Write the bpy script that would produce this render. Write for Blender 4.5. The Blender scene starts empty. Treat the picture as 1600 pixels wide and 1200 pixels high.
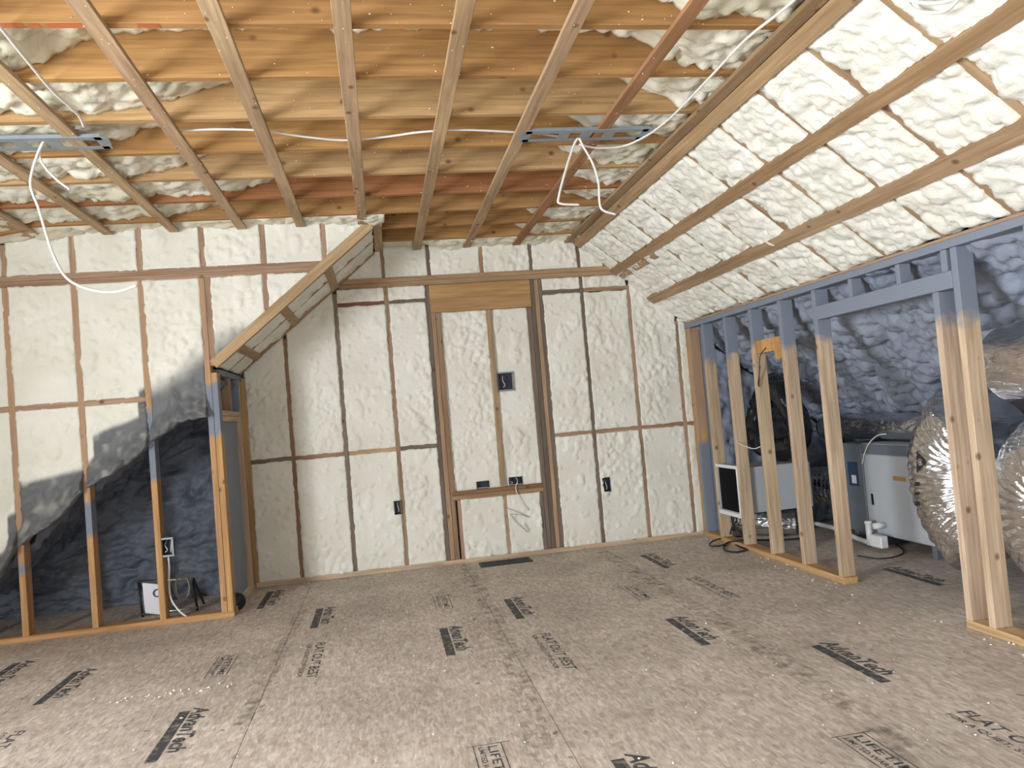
import bpy, bmesh, math, random
import numpy as np
from mathutils import Matrix, Vector

random.seed(7)
SC = bpy.context.scene
COL = SC.collection

# ------------------------------------------------------------------ camera
YAW, PITCH, ROLL, FPX = 0.171989, 0.0356787, -0.0846717, 1191.28
CAM = Vector((0.0, 0.0, 1.1876))
FW = Vector((math.sin(YAW)*math.cos(PITCH), math.cos(YAW)*math.cos(PITCH), math.sin(PITCH)))
_r0 = Vector((math.cos(YAW), -math.sin(YAW), 0)); _u0 = _r0.cross(FW)
RT = _r0*math.cos(ROLL) + _u0*math.sin(ROLL)
UP = -_r0*math.sin(ROLL) + _u0*math.cos(ROLL)
cam_d = bpy.data.cameras.new('camera'); cam = bpy.data.objects.new('camera', cam_d); COL.objects.link(cam)
cam_d.sensor_width = 36.0; cam_d.lens = FPX/1600*36.0; cam_d.clip_start = 0.02
M = Matrix.Identity(4)
for i in range(3):
    M[i][0], M[i][1], M[i][2], M[i][3] = RT[i], UP[i], -FW[i], CAM[i]
cam.matrix_world = M
SC.camera = cam

# ------------------------------------------------------------------ world, daylight, exposure
w = bpy.data.worlds.new('sky'); SC.world = w; w.use_nodes = True
bg = w.node_tree.nodes['Background']; bg.inputs[0].default_value = (0.80, 0.90, 1.0, 1); bg.inputs[1].default_value = 1.0
SC.view_settings.view_transform = 'Standard'; SC.view_settings.look = 'None'
SC.view_settings.gamma = 1.0; SC.view_settings.use_curve_mapping = False
SC.view_settings.exposure = 1.05

def area(name, loc, direction, sx, sy, power, col):
    l = bpy.data.lights.new(name, 'AREA'); l.shape = 'RECTANGLE'; l.size = sx; l.size_y = sy
    l.energy = power; l.color = col
    o = bpy.data.objects.new(name, l); COL.objects.link(o)
    o.location = loc; o.rotation_euler = Vector(direction).to_track_quat('-Z', 'Z').to_euler()
    return o
# daylight through the window openings of the dormer wall and of the gable wall behind the camera
area('window_daylight', (-3.46, .55, 1.35), (1, 0, 0), 2.7, 1.5, 395, (0.895, 0.95, 1.0))
area('window_daylight_rear', (0.5, -2.14, 1.35), (0, 1, 0), 2.6, 1.5, 25, (0.895, 0.95, 1.0))

# ------------------------------------------------------------------ pixel helpers (frame 1600x1200) onto real planes
def ray(x, y): return FW + RT*((x-800)/FPX) - UP*((y-600)/FPX)
def at(x, y, ax, v):
    d = ray(x, y); i = 'XYZ'.index(ax); t = (v-CAM[i])/d[i]; return CAM + d*t

FAR, LEFT, KNEE = 6.186, 5.301, 2.615        # far gable wall (Y), dormer cheek wall (Y), knee wall (X)
GRID = 0.4064
ZJ, ZS = 2.575, 2.556                         # underside of joists / of strapping
SL = 0.818                                    # roof pitch
def zslope(x): return 2.538 - SL*(x-1.72)     # underside of the right slope
def zleft(x): return 2.498 + SL*x             # underside of the left slope

# ------------------------------------------------------------------ noise (numpy)
def _h(ix, iy, s):
    h = (ix.astype(np.int64)*374761393 + iy.astype(np.int64)*668265263 + s*1442695041) & 0xFFFFFFFF
    h = ((h ^ (h >> 13))*1274126177) & 0xFFFFFFFF
    h = ((h ^ (h >> 16))*2246822519) & 0xFFFFFFFF
    return ((h ^ (h >> 15)) & 0xFFFFFF)/float(0x1000000)
def vn(x, y, s=0):
    ix, iy = np.floor(x), np.floor(y); fx, fy = x-ix, y-iy
    fx = fx*fx*(3-2*fx); fy = fy*fy*(3-2*fy)
    a, b, c, d = _h(ix, iy, s), _h(ix+1, iy, s), _h(ix, iy+1, s), _h(ix+1, iy+1, s)
    return ((a*(1-fx)+b*fx)*(1-fy) + (c*(1-fx)+d*fx)*fy)*2-1
def fbm(x, y, s=0, o=4):
    r = 0; a = 1.0; t = 0
    for k in range(o):
        r = r + a*vn(x, y, s+17*k); t += a; a *= .5; x = x*2.03; y = y*2.03
    return r/t
def domes(x, y, r, s=0, keep=0.0):
    """popcorn lumps: highest of jittered half-spheres; keep drops a share of them"""
    gx, gy = x/r, y/r; ix, iy = np.floor(gx), np.floor(gy); best = np.zeros_like(x)
    for dx in (-1, 0, 1):
        for dy in (-1, 0, 1):
            cx, cy = ix+dx, iy+dy
            px = cx+.5+(_h(cx, cy, s)-.5)*.9; py = cy+.5+(_h(cx, cy, s+5)-.5)*.9
            rr = .6+.45*_h(cx, cy, s+9); on = (_h(cx, cy, s+13) >= keep)
            d2 = ((gx-px)**2+(gy-py)**2)/(rr*rr)
            v = np.sqrt(np.clip(1-d2, 0, 1))*rr*on
            best = np.maximum(best, v)
    return best
def sstep(a, b, x):
    t = np.clip((x-a)/(b-a), 0, 1); return t*t*(3-2*t)

def foam_wall(s, t, seed):
    wx = s+.012*fbm(s*14, t*14, seed+1, 2); wy = t+.012*fbm(s*14, t*14, seed+2, 2)
    patch = sstep(.05, .4, fbm(s*2.3, t*1.6, seed+3, 2))
    return .003*fbm(s*3, t*3, seed) + .0008*fbm(s*40, t*40, seed+4, 2) + patch*.011*domes(wx, wy*.8, .030, seed+6, .66) \
        + .008*domes(wx, wy, .024, seed+7, .91) + .012*domes(wx, wy*.6, .05, seed+9, .965)
def foam_slope(s, t, seed):
    wx = s+.022*fbm(s*11, t*11, seed+1, 3); wy = t+.022*fbm(s*11, t*11, seed+2, 3)
    return .010*fbm(s*4, t*4, seed) + .030*domes(wx*1.15, wy, .078, seed+3) + .020*domes(wx, wy*1.25, .040, seed+4) \
        + .007*domes(wx, wy, .019, seed+8) + .004*fbm(s*45, t*45, seed+5, 2) - .030
def foam_attic(s, t, seed):
    wx = s+.018*fbm(s*13, t*13, seed+1, 3); wy = t+.018*fbm(s*13, t*13, seed+2, 3)
    return .035*fbm(s*2.5, t*2.5, seed) + .075*domes(wx, wy, .105, seed+3) + .055*domes(wx, wy, .058, seed+4) + .016*domes(wx, wy, .028, seed+6) - .045
def foam_bulk(s, t, seed):
    wx = s+.02*fbm(s*11, t*11, seed+1, 3); wy = t+.02*fbm(s*11, t*11, seed+2, 3)
    return .02*fbm(s*3, t*3, seed) + .040*domes(wx, wy*1.1, .075, seed+3) + .022*domes(wx, wy, .034, seed+4) + .004*fbm(s*50, t*50, seed+5, 2)

# ------------------------------------------------------------------ materials
def newmat(name):
    m = bpy.data.materials.new(name); m.use_nodes = True
    nt = m.node_tree; b = nt.nodes['Principled BSDF']
    return m, nt, b, nt.nodes.new, nt.links.new
def simple(name, col, rough=.6, metal=0.0, nscale=0, namt=0.0, bump=0.0):
    m, nt, b, N, Lk = newmat(name)
    b.inputs['Base Color'].default_value = (*col, 1); b.inputs['Roughness'].default_value = rough; b.inputs['Metallic'].default_value = metal
    n = N('ShaderNodeTexNoise'); n.inputs['Scale'].default_value = nscale or 20; n.inputs['Detail'].default_value = 4
    tc = N('ShaderNodeTexCoord'); Lk(tc.outputs['Object'], n.inputs['Vector'])
    if namt:
        mx = N('ShaderNodeMix'); mx.data_type = 'RGBA'; mx.inputs['A'].default_value = (*[c*(1-namt) for c in col], 1)
        mx.inputs['B'].default_value = (*[min(1, c*(1+namt)) for c in col], 1)
        Lk(n.outputs['Fac'], mx.inputs['Factor']); Lk(mx.outputs['Result'], b.inputs['Base Color'])
    if bump:
        bp = N('ShaderNodeBump'); bp.inputs['Strength'].default_value = bump; bp.inputs['Distance'].default_value = .01
        Lk(n.outputs['Fac'], bp.inputs['Height']); Lk(bp.outputs['Normal'], b.inputs['Normal'])
    return m

GREY = (0.215, 0.245, 0.30)
def make_wood():
    m, nt, b, N, Lk = newmat('sawn_lumber')
    tc = N('ShaderNodeTexCoord'); oi = N('ShaderNodeObjectInfo')
    off = N('ShaderNodeVectorMath'); off.operation = 'MULTIPLY_ADD'
    off.inputs[1].default_value = (1, 1, 1)
    rnd = N('ShaderNodeVectorMath'); rnd.operation = 'SCALE'; rnd.inputs[0].default_value = (7.3, 3.1, 11.7); Lk(oi.outputs['Random'], rnd.inputs['Scale'])
    Lk(tc.outputs['Object'], off.inputs[0]); Lk(rnd.outputs[0], off.inputs[2])
    mp = N('ShaderNodeMapping'); mp.inputs['Scale'].default_value = (1, 1, .045); Lk(off.outputs[0], mp.inputs['Vector'])
    n1 = N('ShaderNodeTexNoise'); n1.inputs['Scale'].default_value = 55; n1.inputs['Detail'].default_value = 5; n1.inputs['Distortion'].default_value = .6; Lk(mp.outputs[0], n1.inputs['Vector'])
    mp2 = N('ShaderNodeMapping'); mp2.inputs['Scale'].default_value = (1, 1, .22); Lk(off.outputs[0], mp2.inputs['Vector'])
    n2 = N('ShaderNodeTexNoise'); n2.inputs['Scale'].default_value = 6; n2.inputs['Detail'].default_value = 3; Lk(mp2.outputs[0], n2.inputs['Vector'])
    mp3 = N('ShaderNodeMapping'); mp3.inputs['Scale'].default_value = (1, 1, .75); Lk(off.outputs[0], mp3.inputs['Vector'])
    v = N('ShaderNodeTexVoronoi'); v.inputs['Scale'].default_value = 7.5; Lk(mp3.outputs[0], v.inputs['Vector'])
    kn = N('ShaderNodeMapRange'); kn.inputs['From Min'].default_value = .05; kn.inputs['From Max'].default_value = .13
    kn.inputs['To Min'].default_value = .75; kn.inputs['To Max'].default_value = 0; Lk(v.outputs['Distance'], kn.inputs['Value'])
    r1 = N('ShaderNodeValToRGB'); r1.color_ramp.elements[0].position = .3; r1.color_ramp.elements[0].color = (.70, .66, .62, 1)
    r1.color_ramp.elements[1].position = .7; r1.color_ramp.elements[1].color = (1.12, 1.1, 1.08, 1); Lk(n1.outputs['Fac'], r1.inputs['Fac'])
    r2 = N('ShaderNodeValToRGB'); r2.color_ramp.elements[0].position = .3; r2.color_ramp.elements[0].color = (.80, .76, .72, 1)
    r2.color_ramp.elements[1].position = .7; r2.color_ramp.elements[1].color = (1.1, 1.09, 1.08, 1); Lk(n2.outputs['Fac'], r2.inputs['Fac'])
    a = N('ShaderNodeMix'); a.data_type = 'RGBA'; a.blend_type = 'MULTIPLY'; a.inputs['Factor'].default_value = 1
    Lk(oi.outputs['Color'], a.inputs['A']); Lk(r1.outputs['Color'], a.inputs['B'])
    a2 = N('ShaderNodeMix'); a2.data_type = 'RGBA'; a2.blend_type = 'MULTIPLY'; a2.inputs['Factor'].default_value = 1
    Lk(a.outputs['Result'], a2.inputs['A']); Lk(r2.outputs['Color'], a2.inputs['B'])
    kx = N('ShaderNodeMix'); kx.data_type = 'RGBA'; kx.inputs['B'].default_value = (.10, .045, .02, 1)
    Lk(kn.outputs['Result'], kx.inputs['Factor']); Lk(a2.outputs['Result'], kx.inputs['A'])
    # grey coating overspray between two heights carried by each board
    geo = N('ShaderNodeNewGeometry'); sx = N('ShaderNodeSeparateXYZ'); Lk(geo.outputs['Position'], sx.inputs[0])
    nn = N('ShaderNodeTexNoise'); nn.inputs['Scale'].default_value = 11; nn.inputs['Detail'].default_value = 4; Lk(geo.outputs['Position'], nn.inputs['Vector'])
    zz = N('ShaderNodeMath'); zz.operation = 'MULTIPLY_ADD'; zz.inputs[1].default_value = .16; Lk(nn.outputs['Fac'], zz.inputs[0]); Lk(sx.outputs['Z'], zz.inputs[2])
    def attr(nm):
        q = N('ShaderNodeAttribute'); q.attribute_type = 'OBJECT'; q.attribute_name = nm; return q
    lo, hi = attr('paint_lo'), attr('paint_hi')
    s1 = N('ShaderNodeMath'); s1.operation = 'SUBTRACT'; Lk(zz.outputs[0], s1.inputs[0]); Lk(lo.outputs['Fac'], s1.inputs[1])
    s2 = N('ShaderNodeMath'); s2.operation = 'SUBTRACT'; Lk(hi.outputs['Fac'], s2.inputs[0]); Lk(zz.outputs[0], s2.inputs[1])
    mn = N('ShaderNodeMath'); mn.operation = 'MINIMUM'; Lk(s1.outputs[0], mn.inputs[0]); Lk(s2.outputs[0], mn.inputs[1])
    sc = N('ShaderNodeMapRange'); sc.inputs['From Min'].default_value = .055; sc.inputs['From Max'].default_value = .1; Lk(mn.outputs[0], sc.inputs['Value'])
    px = N('ShaderNodeMix'); px.data_type = 'RGBA'; px.inputs['B'].default_value = (*GREY, 1)
    Lk(sc.outputs['Result'], px.inputs['Factor']); 
    # foam dust dulls the boards above the coated band
    s3 = N('ShaderNodeMath'); s3.operation = 'SUBTRACT'; Lk(zz.outputs[0], s3.inputs[0]); Lk(hi.outputs['Fac'], s3.inputs[1])
    dm = N('ShaderNodeMapRange'); dm.inputs['From Min'].default_value = -.1; dm.inputs['From Max'].default_value = .1; dm.inputs['To Max'].default_value = .7; Lk(s3.outputs[0], dm.inputs['Value'])
    du = N('ShaderNodeMix'); du.data_type = 'RGBA'; du.inputs['B'].default_value = (.40, .27, .19, 1); Lk(dm.outputs['Result'], du.inputs['Factor']); Lk(kx.outputs['Result'], du.inputs['A'])
    Lk(du.outputs['Result'], px.inputs['A']); Lk(px.outputs['Result'], b.inputs['Base Color'])
    b.inputs['Roughness'].default_value = .75; b.inputs['Specular IOR Level'].default_value = .25
    bp = N('ShaderNodeBump'); bp.inputs['Strength'].default_value = .25; bp.inputs['Distance'].default_value = .004
    Lk(n1.outputs['Fac'], bp.inputs['Height']); Lk(bp.outputs['Normal'], b.inputs['Normal'])
    return m
WOOD = make_wood()

def make_foam(name, c0, c1, bumpd=.006, scale=34, coat=GREY):
    m, nt, b, N, Lk = newmat(name)
    geo = N('ShaderNodeNewGeometry')
    n = N('ShaderNodeTexNoise'); n.inputs['Scale'].default_value = 3.2; n.inputs['Detail'].default_value = 3; Lk(geo.outputs['Position'], n.inputs['Vector'])
    mx = N('ShaderNodeMix'); mx.data_type = 'RGBA'; mx.inputs['A'].default_value = (*c0, 1); mx.inputs['B'].default_value = (*c1, 1)
    mr = N('ShaderNodeMapRange'); mr.inputs['From Min'].default_value = .35; mr.inputs['From Max'].default_value = .65; Lk(n.outputs['Fac'], mr.inputs['Value'])
    Lk(mr.outputs['Result'], mx.inputs['Factor'])
    # tiny pits of the cut cells, their shade painted as a tan tone
    v = N('ShaderNodeTexNoise'); v.inputs['Scale'].default_value = 42; v.inputs['Detail'].default_value = 5; v.inputs['Roughness'].default_value = .65; Lk(geo.outputs['Position'], v.inputs['Vector'])
    pr = N('ShaderNodeMapRange'); pr.inputs['From Min'].default_value = .69; pr.inputs['From Max'].default_value = .76; pr.inputs['To Max'].default_value = .55; Lk(v.outputs['Fac'], pr.inputs['Value'])
    pm = N('ShaderNodeMix'); pm.data_type = 'RGBA'; pm.inputs['B'].default_value = (.42, .38, .28, 1); Lk(pr.outputs['Result'], pm.inputs['Factor']); Lk(mx.outputs['Result'], pm.inputs['A'])
    at_ = N('ShaderNodeAttribute'); at_.attribute_name = 'paint'
    px = N('ShaderNodeMix'); px.data_type = 'RGBA'; px.inputs['B'].default_value = (*coat, 1); Lk(at_.outputs['Fac'], px.inputs['Factor']); Lk(pm.outputs['Result'], px.inputs['A'])
    Lk(px.outputs['Result'], b.inputs['Base Color'])
    b.inputs['Roughness'].default_value = .55; b.inputs['Specular IOR Level'].default_value = .35
    n2 = N('ShaderNodeTexNoise'); n2.inputs['Scale'].default_value = scale; n2.inputs['Detail'].default_value = 4; n2.inputs['Distortion'].default_value = .8; Lk(geo.outputs['Position'], n2.inputs['Vector'])
    bp = N('ShaderNodeBump'); bp.inputs['Strength'].default_value = .5; bp.inputs['Distance'].default_value = bumpd
    Lk(n2.outputs['Fac'], bp.inputs['Height']); Lk(bp.outputs['Normal'], b.inputs['Normal'])
    return m
FOAM_WALL = make_foam('trimmed_spray_foam', (.75, .73, .635), (.83, .815, .735), .006, 30, (.105, .112, .122))
FOAM_RAW = make_foam('raw_spray_foam', (.77, .755, .655), (.85, .84, .765), .008, 40)
FOAM_CEIL = make_foam('cream_spray_foam', (.69, .65, .50), (.83, .80, .68), .007, 34)
FOAM_DARK = make_foam('dark_coated_foam', (.105, .12, .15), (.15, .17, .205), .008, 40)  # darker tone of the coated foam, used in the low left attic
FOAM_GREY = make_foam('grey_coated_foam', (.225, .255, .32), (.30, .335, .41), .008, 40)

def make_osb():
    m, nt, b, N, Lk = newmat('strand_board')
    geo = N('ShaderNodeNewGeometry')
    dn = N('ShaderNodeTexNoise'); dn.inputs['Scale'].default_value = 9; dn.inputs['Detail'].default_value = 2; Lk(geo.outputs['Position'], dn.inputs['Vector'])
    ad = N('ShaderNodeVectorMath'); ad.operation = 'MULTIPLY_ADD'; ad.inputs[1].default_value = (.035, .035, 0); Lk(dn.outputs['Color'], ad.inputs[0]); Lk(geo.outputs['Position'], ad.inputs[2])
    cols = []
    for k, (rot, sc) in enumerate((((0, 0, .35), (52, 21, 1)), ((0, 0, -.8), (80, 34, 1)))):
        mp = N('ShaderNodeMapping'); mp.inputs['Rotation'].default_value = rot; mp.inputs['Scale'].default_value = sc; mp.inputs['Location'].default_value = (k*3.7, k*1.3, 0)
        Lk(ad.outputs[0], mp.inputs['Vector'])
        v = N('ShaderNodeTexVoronoi'); v.voronoi_dimensions = '2D'; v.inputs['Scale'].default_value = 1; Lk(mp.outputs[0], v.inputs['Vector'])
        rp = N('ShaderNodeValToRGB'); e = rp.color_ramp.elements
        e[0].position = 0; e[0].color = (.40, .32, .255, 1); e[1].position = 1; e[1].color = (.665, .60, .535, 1)
        for p_, c_ in ((.25, (.48, .40, .335, 1)), (.5, (.54, .465, .40, 1)), (.75, (.60, .53, .46, 1))):
            q = e.new(p_); q.color = c_
        sp = N('ShaderNodeSeparateColor'); Lk(v.outputs['Color'], sp.inputs[0]); Lk(sp.outputs[0], rp.inputs['Fac']); cols.append(rp)
    mx = N('ShaderNodeMix'); mx.data_type = 'RGBA'; mx.inputs['Factor'].default_value = .5; Lk(cols[0].outputs[0], mx.inputs['A']); Lk(cols[1].outputs[0], mx.inputs['B'])
    # dirt and dust with shapes of their own
    st = N('ShaderNodeTexNoise'); st.inputs['Scale'].default_value = 1.7; st.inputs['Detail'].default_value = 6; st.inputs['Roughness'].default_value = .62; Lk(geo.outputs['Position'], st.inputs['Vector'])
    sr = N('ShaderNodeMapRange'); sr.inputs['From Min'].default_value = .36; sr.inputs['From Max'].default_value = .62; sr.inputs['To Min'].default_value = .86; sr.inputs['To Max'].default_value = 1.12; Lk(st.outputs['Fac'], sr.inputs['Value'])
    mu = N('ShaderNodeMix'); mu.data_type = 'RGBA'; mu.blend_type = 'MULTIPLY'; mu.inputs['Factor'].default_value = 1
    cb = N('ShaderNodeCombineColor'); [Lk(sr.outputs['Result'], cb.inputs[i]) for i in range(3)]
    Lk(mx.outputs['Result'], mu.inputs['A']); Lk(cb.outputs[0], mu.inputs['B'])
    gm = N('ShaderNodeMapping'); gm.inputs['Rotation'].default_value = (0, 0, .4); gm.inputs['Scale'].default_value = (90, 14, 1); Lk(ad.outputs[0], gm.inputs['Vector'])
    gn = N('ShaderNodeTexNoise'); gn.inputs['Scale'].default_value = 1; gn.inputs['Detail'].default_value = 4; Lk(gm.outputs[0], gn.inputs['Vector'])
    gr = N('ShaderNodeMapRange'); gr.inputs['From Min'].default_value = .3; gr.inputs['From Max'].default_value = .7; gr.inputs['To Min'].default_value = .80; gr.inputs['To Max'].default_value = 1.17; Lk(gn.outputs['Fac'], gr.inputs['Value'])
    mg = N('ShaderNodeMix'); mg.data_type = 'RGBA'; mg.blend_type = 'MULTIPLY'; mg.inputs['Factor'].default_value = 1
    cg = N('ShaderNodeCombineColor'); [Lk(gr.outputs['Result'], cg.inputs[i]) for i in range(3)]
    Lk(mu.outputs['Result'], mg.inputs['A']); Lk(cg.outputs[0], mg.inputs['B'])
    d2 = N('ShaderNodeTexNoise'); d2.inputs['Scale'].default_value = 14; d2.inputs['Detail'].default_value = 5; Lk(geo.outputs['Position'], d2.inputs['Vector'])
    dr = N('ShaderNodeMapRange'); dr.inputs['From Min'].default_value = .63; dr.inputs['From Max'].default_value = .75; dr.inputs['To Max'].default_value = .6; Lk(d2.outputs['Fac'], dr.inputs['Value'])
    dx = N('ShaderNodeMix'); dx.data_type = 'RGBA'; dx.inputs['B'].default_value = (.62, .60, .56, 1); Lk(dr.outputs['Result'], dx.inputs['Factor']); Lk(mg.outputs['Result'], dx.inputs['A'])
    d3 = N('ShaderNodeTexNoise'); d3.inputs['Scale'].default_value = 19; d3.inputs['Detail'].default_value = 3; Lk(ad.outputs[0], d3.inputs['Vector'])
    d3r = N('ShaderNodeMapRange'); d3r.inputs['From Min'].default_value = .68; d3r.inputs['From Max'].default_value = .74; d3r.inputs['To Max'].default_value = .7; Lk(d3.outputs['Fac'], d3r.inputs['Value'])
    dk = N('ShaderNodeMix'); dk.data_type = 'RGBA'; dk.inputs['B'].default_value = (.11, .08, .06, 1); Lk(d3r.outputs['Result'], dk.inputs['Factor']); Lk(dx.outputs['Result'], dk.inputs['A'])
    Lk(dk.outputs['Result'], b.inputs['Base Color']); b.inputs['Roughness'].default_value = .62; b.inputs['Specular IOR Level'].default_value = .35
    bp = N('ShaderNodeBump'); bp.inputs['Strength'].default_value = .25; bp.inputs['Distance'].default_value = .003; Lk(gn.outputs['Fac'], bp.inputs['Height']); Lk(bp.outputs['Normal'], b.inputs['Normal'])
    return m
OSB = make_osb()

def make_ink():
    m, nt, b, N, Lk = newmat('printed_ink')
    b.inputs['Base Color'].default_value = (.055, .06, .07, 1); b.inputs['Roughness'].default_value = .6
    geo = N('ShaderNodeNewGeometry')
    n = N('ShaderNodeTexNoise'); n.inputs['Scale'].default_value = 26; n.inputs['Detail'].default_value = 5; Lk(geo.outputs['Position'], n.inputs['Vector'])
    r = N('ShaderNodeMapRange'); r.inputs['From Min'].default_value = .42; r.inputs['From Max'].default_value = .7; r.inputs['To Min'].default_value = .92; r.inputs['To Max'].default_value = .35; Lk(n.outputs['Fac'], r.inputs['Value'])
    Lk(r.outputs['Result'], b.inputs['Alpha'])
    return m
INK = make_ink()

def make_foil():
    m, nt, b, N, Lk = newmat('aluminium_foil')
    b.inputs['Metallic'].default_value = 1; b.inputs['Roughness'].default_value = .24
    tc = N('ShaderNodeTexCoord')
    mp = N('ShaderNodeMapping'); mp.inputs['Scale'].default_value = (9, 9, 30); Lk(tc.outputs['Object'], mp.inputs['Vector'])
    n = N('ShaderNodeTexNoise'); n.inputs['Scale'].default_value = 1; n.inputs['Detail'].default_value = 5; n.inputs['Distortion'].default_value = .7; Lk(mp.outputs[0], n.inputs['Vector'])
    n2 = N('ShaderNodeTexNoise'); n2.inputs['Scale'].default_value = 3; Lk(tc.outputs['Object'], n2.inputs['Vector'])
    mx = N('ShaderNodeMix'); mx.data_type = 'RGBA'; mx.inputs['A'].default_value = (.80, .81, .84, 1); mx.inputs['B'].default_value = (.74, .73, .72, 1)
    mr = N('ShaderNodeMapRange'); mr.inputs['From Min'].default_value = .45; mr.inputs['From Max'].default_value = .7; Lk(n2.outputs['Fac'], mr.inputs['Value'])
    Lk(mr.outputs['Result'], mx.inputs['Factor']); Lk(mx.outputs['Result'], b.inputs['Base Color'])
    bp = N('ShaderNodeBump'); bp.inputs['Strength'].default_value = .8; bp.inputs['Distance'].default_value = .02; Lk(n.outputs['Fac'], bp.inputs['Height']); Lk(bp.outputs['Normal'], b.inputs['Normal'])
    return m
FOIL = make_foil()
SHEATH = simple('sheathing_board', (.30, .23, .16), .8, 0, 12, .15)
CABLE = simple('white_cable_jacket', (.74, .73, .70), .45, 0, 30, .04)
BLACKC = simple('black_cord_rubber', (.015, .016, .018), .5, 0, 30, .2)
BLACKP = simple('black_plastic_wrap', (.012, .013, .016), .25, 0, 14, .3, .9)
BOXBLUE = simple('dark_box_plastic', (.022, .028, .042), .5, 0, 30, .2)
DARK = simple('opening_shade', (.006, .006, .007), .9, 0, 20, .1)  # near-black colour standing in for the shade inside openings
STEEL = simple('galvanized_steel', (.27, .31, .335), .5, .3, 24, .15)
CHROME = simple('bright_metal', (.7, .7, .7), .3, 1, 24, .1)
HANDLER = simple('painted_grey_cabinet', (.46, .49, .52), .45, 0, 5, .1)
HANDLER_D = simple('painted_slate_cabinet', (.14, .16, .19), .45, 0, 5, .1)
PVC = simple('white_pipe_plastic', (.75, .76, .76), .35, 0, 20, .03)
PAPER = simple('white_paper', (.80, .80, .84), .8, 0, 10, .04)
RED = simple('red_spray_paint', (.44, .12, .04), .7, 0, 30, .3)
ORANGE = simple('orange_warning_sticker', (.45, .24, .09), .5, 0, 30, .2)
BLUE = simple('blue_label', (.03, .06, .13), .5, 0, 30, .2)
WHITE = simple('white_sticker', (.75, .75, .75), .5, 0, 30, .05)
VINYL = simple('white_window_vinyl', (.75, .75, .74), .4, 0, 10, .03)

# ------------------------------------------------------------------ mesh helpers
def link(name, me, mat, parent=None):
    o = bpy.data.objects.new(name, me); COL.objects.link(o)
    if mat is not None and not me.materials: me.materials.append(mat)
    if parent is not None: o.parent = parent
    return o
def tag(o, label, cat, group=None):
    o['label'] = label; o['category'] = cat
    if group: o['group'] = group
    return o
def struct(o, label=None):
    o['kind'] = 'structure'
    if label: o['label'] = label
    return o
def mesh(name, vs, fs, smooth=False):
    me = bpy.data.meshes.new(name); me.from_pydata([tuple(v) for v in vs], [], fs)
    if smooth: me.polygons.foreach_set('use_smooth', [True]*len(me.polygons))
    me.update(); return me
def box_bm(bm, x0, x1, y0, y1, z0, z1, bev=0):
    r = bmesh.ops.create_cube(bm, size=1)
    for v in r['verts']:
        v.co = Vector(((x0+x1)/2+v.co.x*(x1-x0), (y0+y1)/2+v.co.y*(y1-y0), (z0+z1)/2+v.co.z*(z1-z0)))
    if bev:
        es = list({e for v in r['verts'] for e in v.link_edges})
        bmesh.ops.bevel(bm, geom=es, offset=bev, segments=1, affect='EDGES')
def bm_mesh(name, bm, smooth=False):
    me = bpy.data.meshes.new(name); bm.to_mesh(me); bm.free()
    if smooth: me.polygons.foreach_set('use_smooth', [True]*len(me.polygons))
    return me
def boxes(name, lst, mat, parent=None, bev=.0015):
    bm = bmesh.new()
    for b in lst: box_bm(bm, *b, bev=bev)
    return link(name, bm_mesh(name, bm), mat, parent)

_cache = {}
def lumber(name, parent, ex, ey, ez, centre, a, b, length, col, paint=None):
    """a board: cross-section a (along ex) x b (along ey), length along ez"""
    key = (round(a, 4), round(b, 4), round(length, 3))
    if key not in _cache:
        bm = bmesh.new(); box_bm(bm, -a/2, a/2, -b/2, b/2, -length/2, length/2, .0022); _cache[key] = bm_mesh('board', bm)
        _cache[key].materials.append(WOOD)
    o = link(name, _cache[key], None, parent)
    m = Matrix.Identity(4)
    for i in range(3): m[i][0], m[i][1], m[i][2], m[i][3] = ex[i], ey[i], ez[i], centre[i]
    o.matrix_world = m
    j = .06
    g = 1+random.uniform(-j, j)
    o.color = (col[0]*g, col[1]*g*random.uniform(.98, 1.02), col[2]*g*random.uniform(.95, 1.05), 1)
    o['paint_lo'], o['paint_hi'] = (float(paint[0]), float(paint[1])) if paint else (90.0, 91.0)
    return o
XA, YA, ZA = Vector((1, 0, 0)), Vector((0, 1, 0)), Vector((0, 0, 1))
def board(name, parent, x, y, z, axis, col, paint=None):
    c = Vector((sum(x)/2, sum(y)/2, sum(z)/2)); d = (x[1]-x[0], y[1]-y[0], z[1]-z[0])
    if axis == 'Z': return lumber(name, parent, XA, YA, ZA, c, d[0], d[1], d[2], col, paint)
    if axis == 'X': return lumber(name, parent, YA, ZA, XA, c, d[1], d[2], d[0], col, paint)
    return lumber(name, parent, ZA, XA, YA, c, d[2], d[0], d[1], col, paint)

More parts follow.
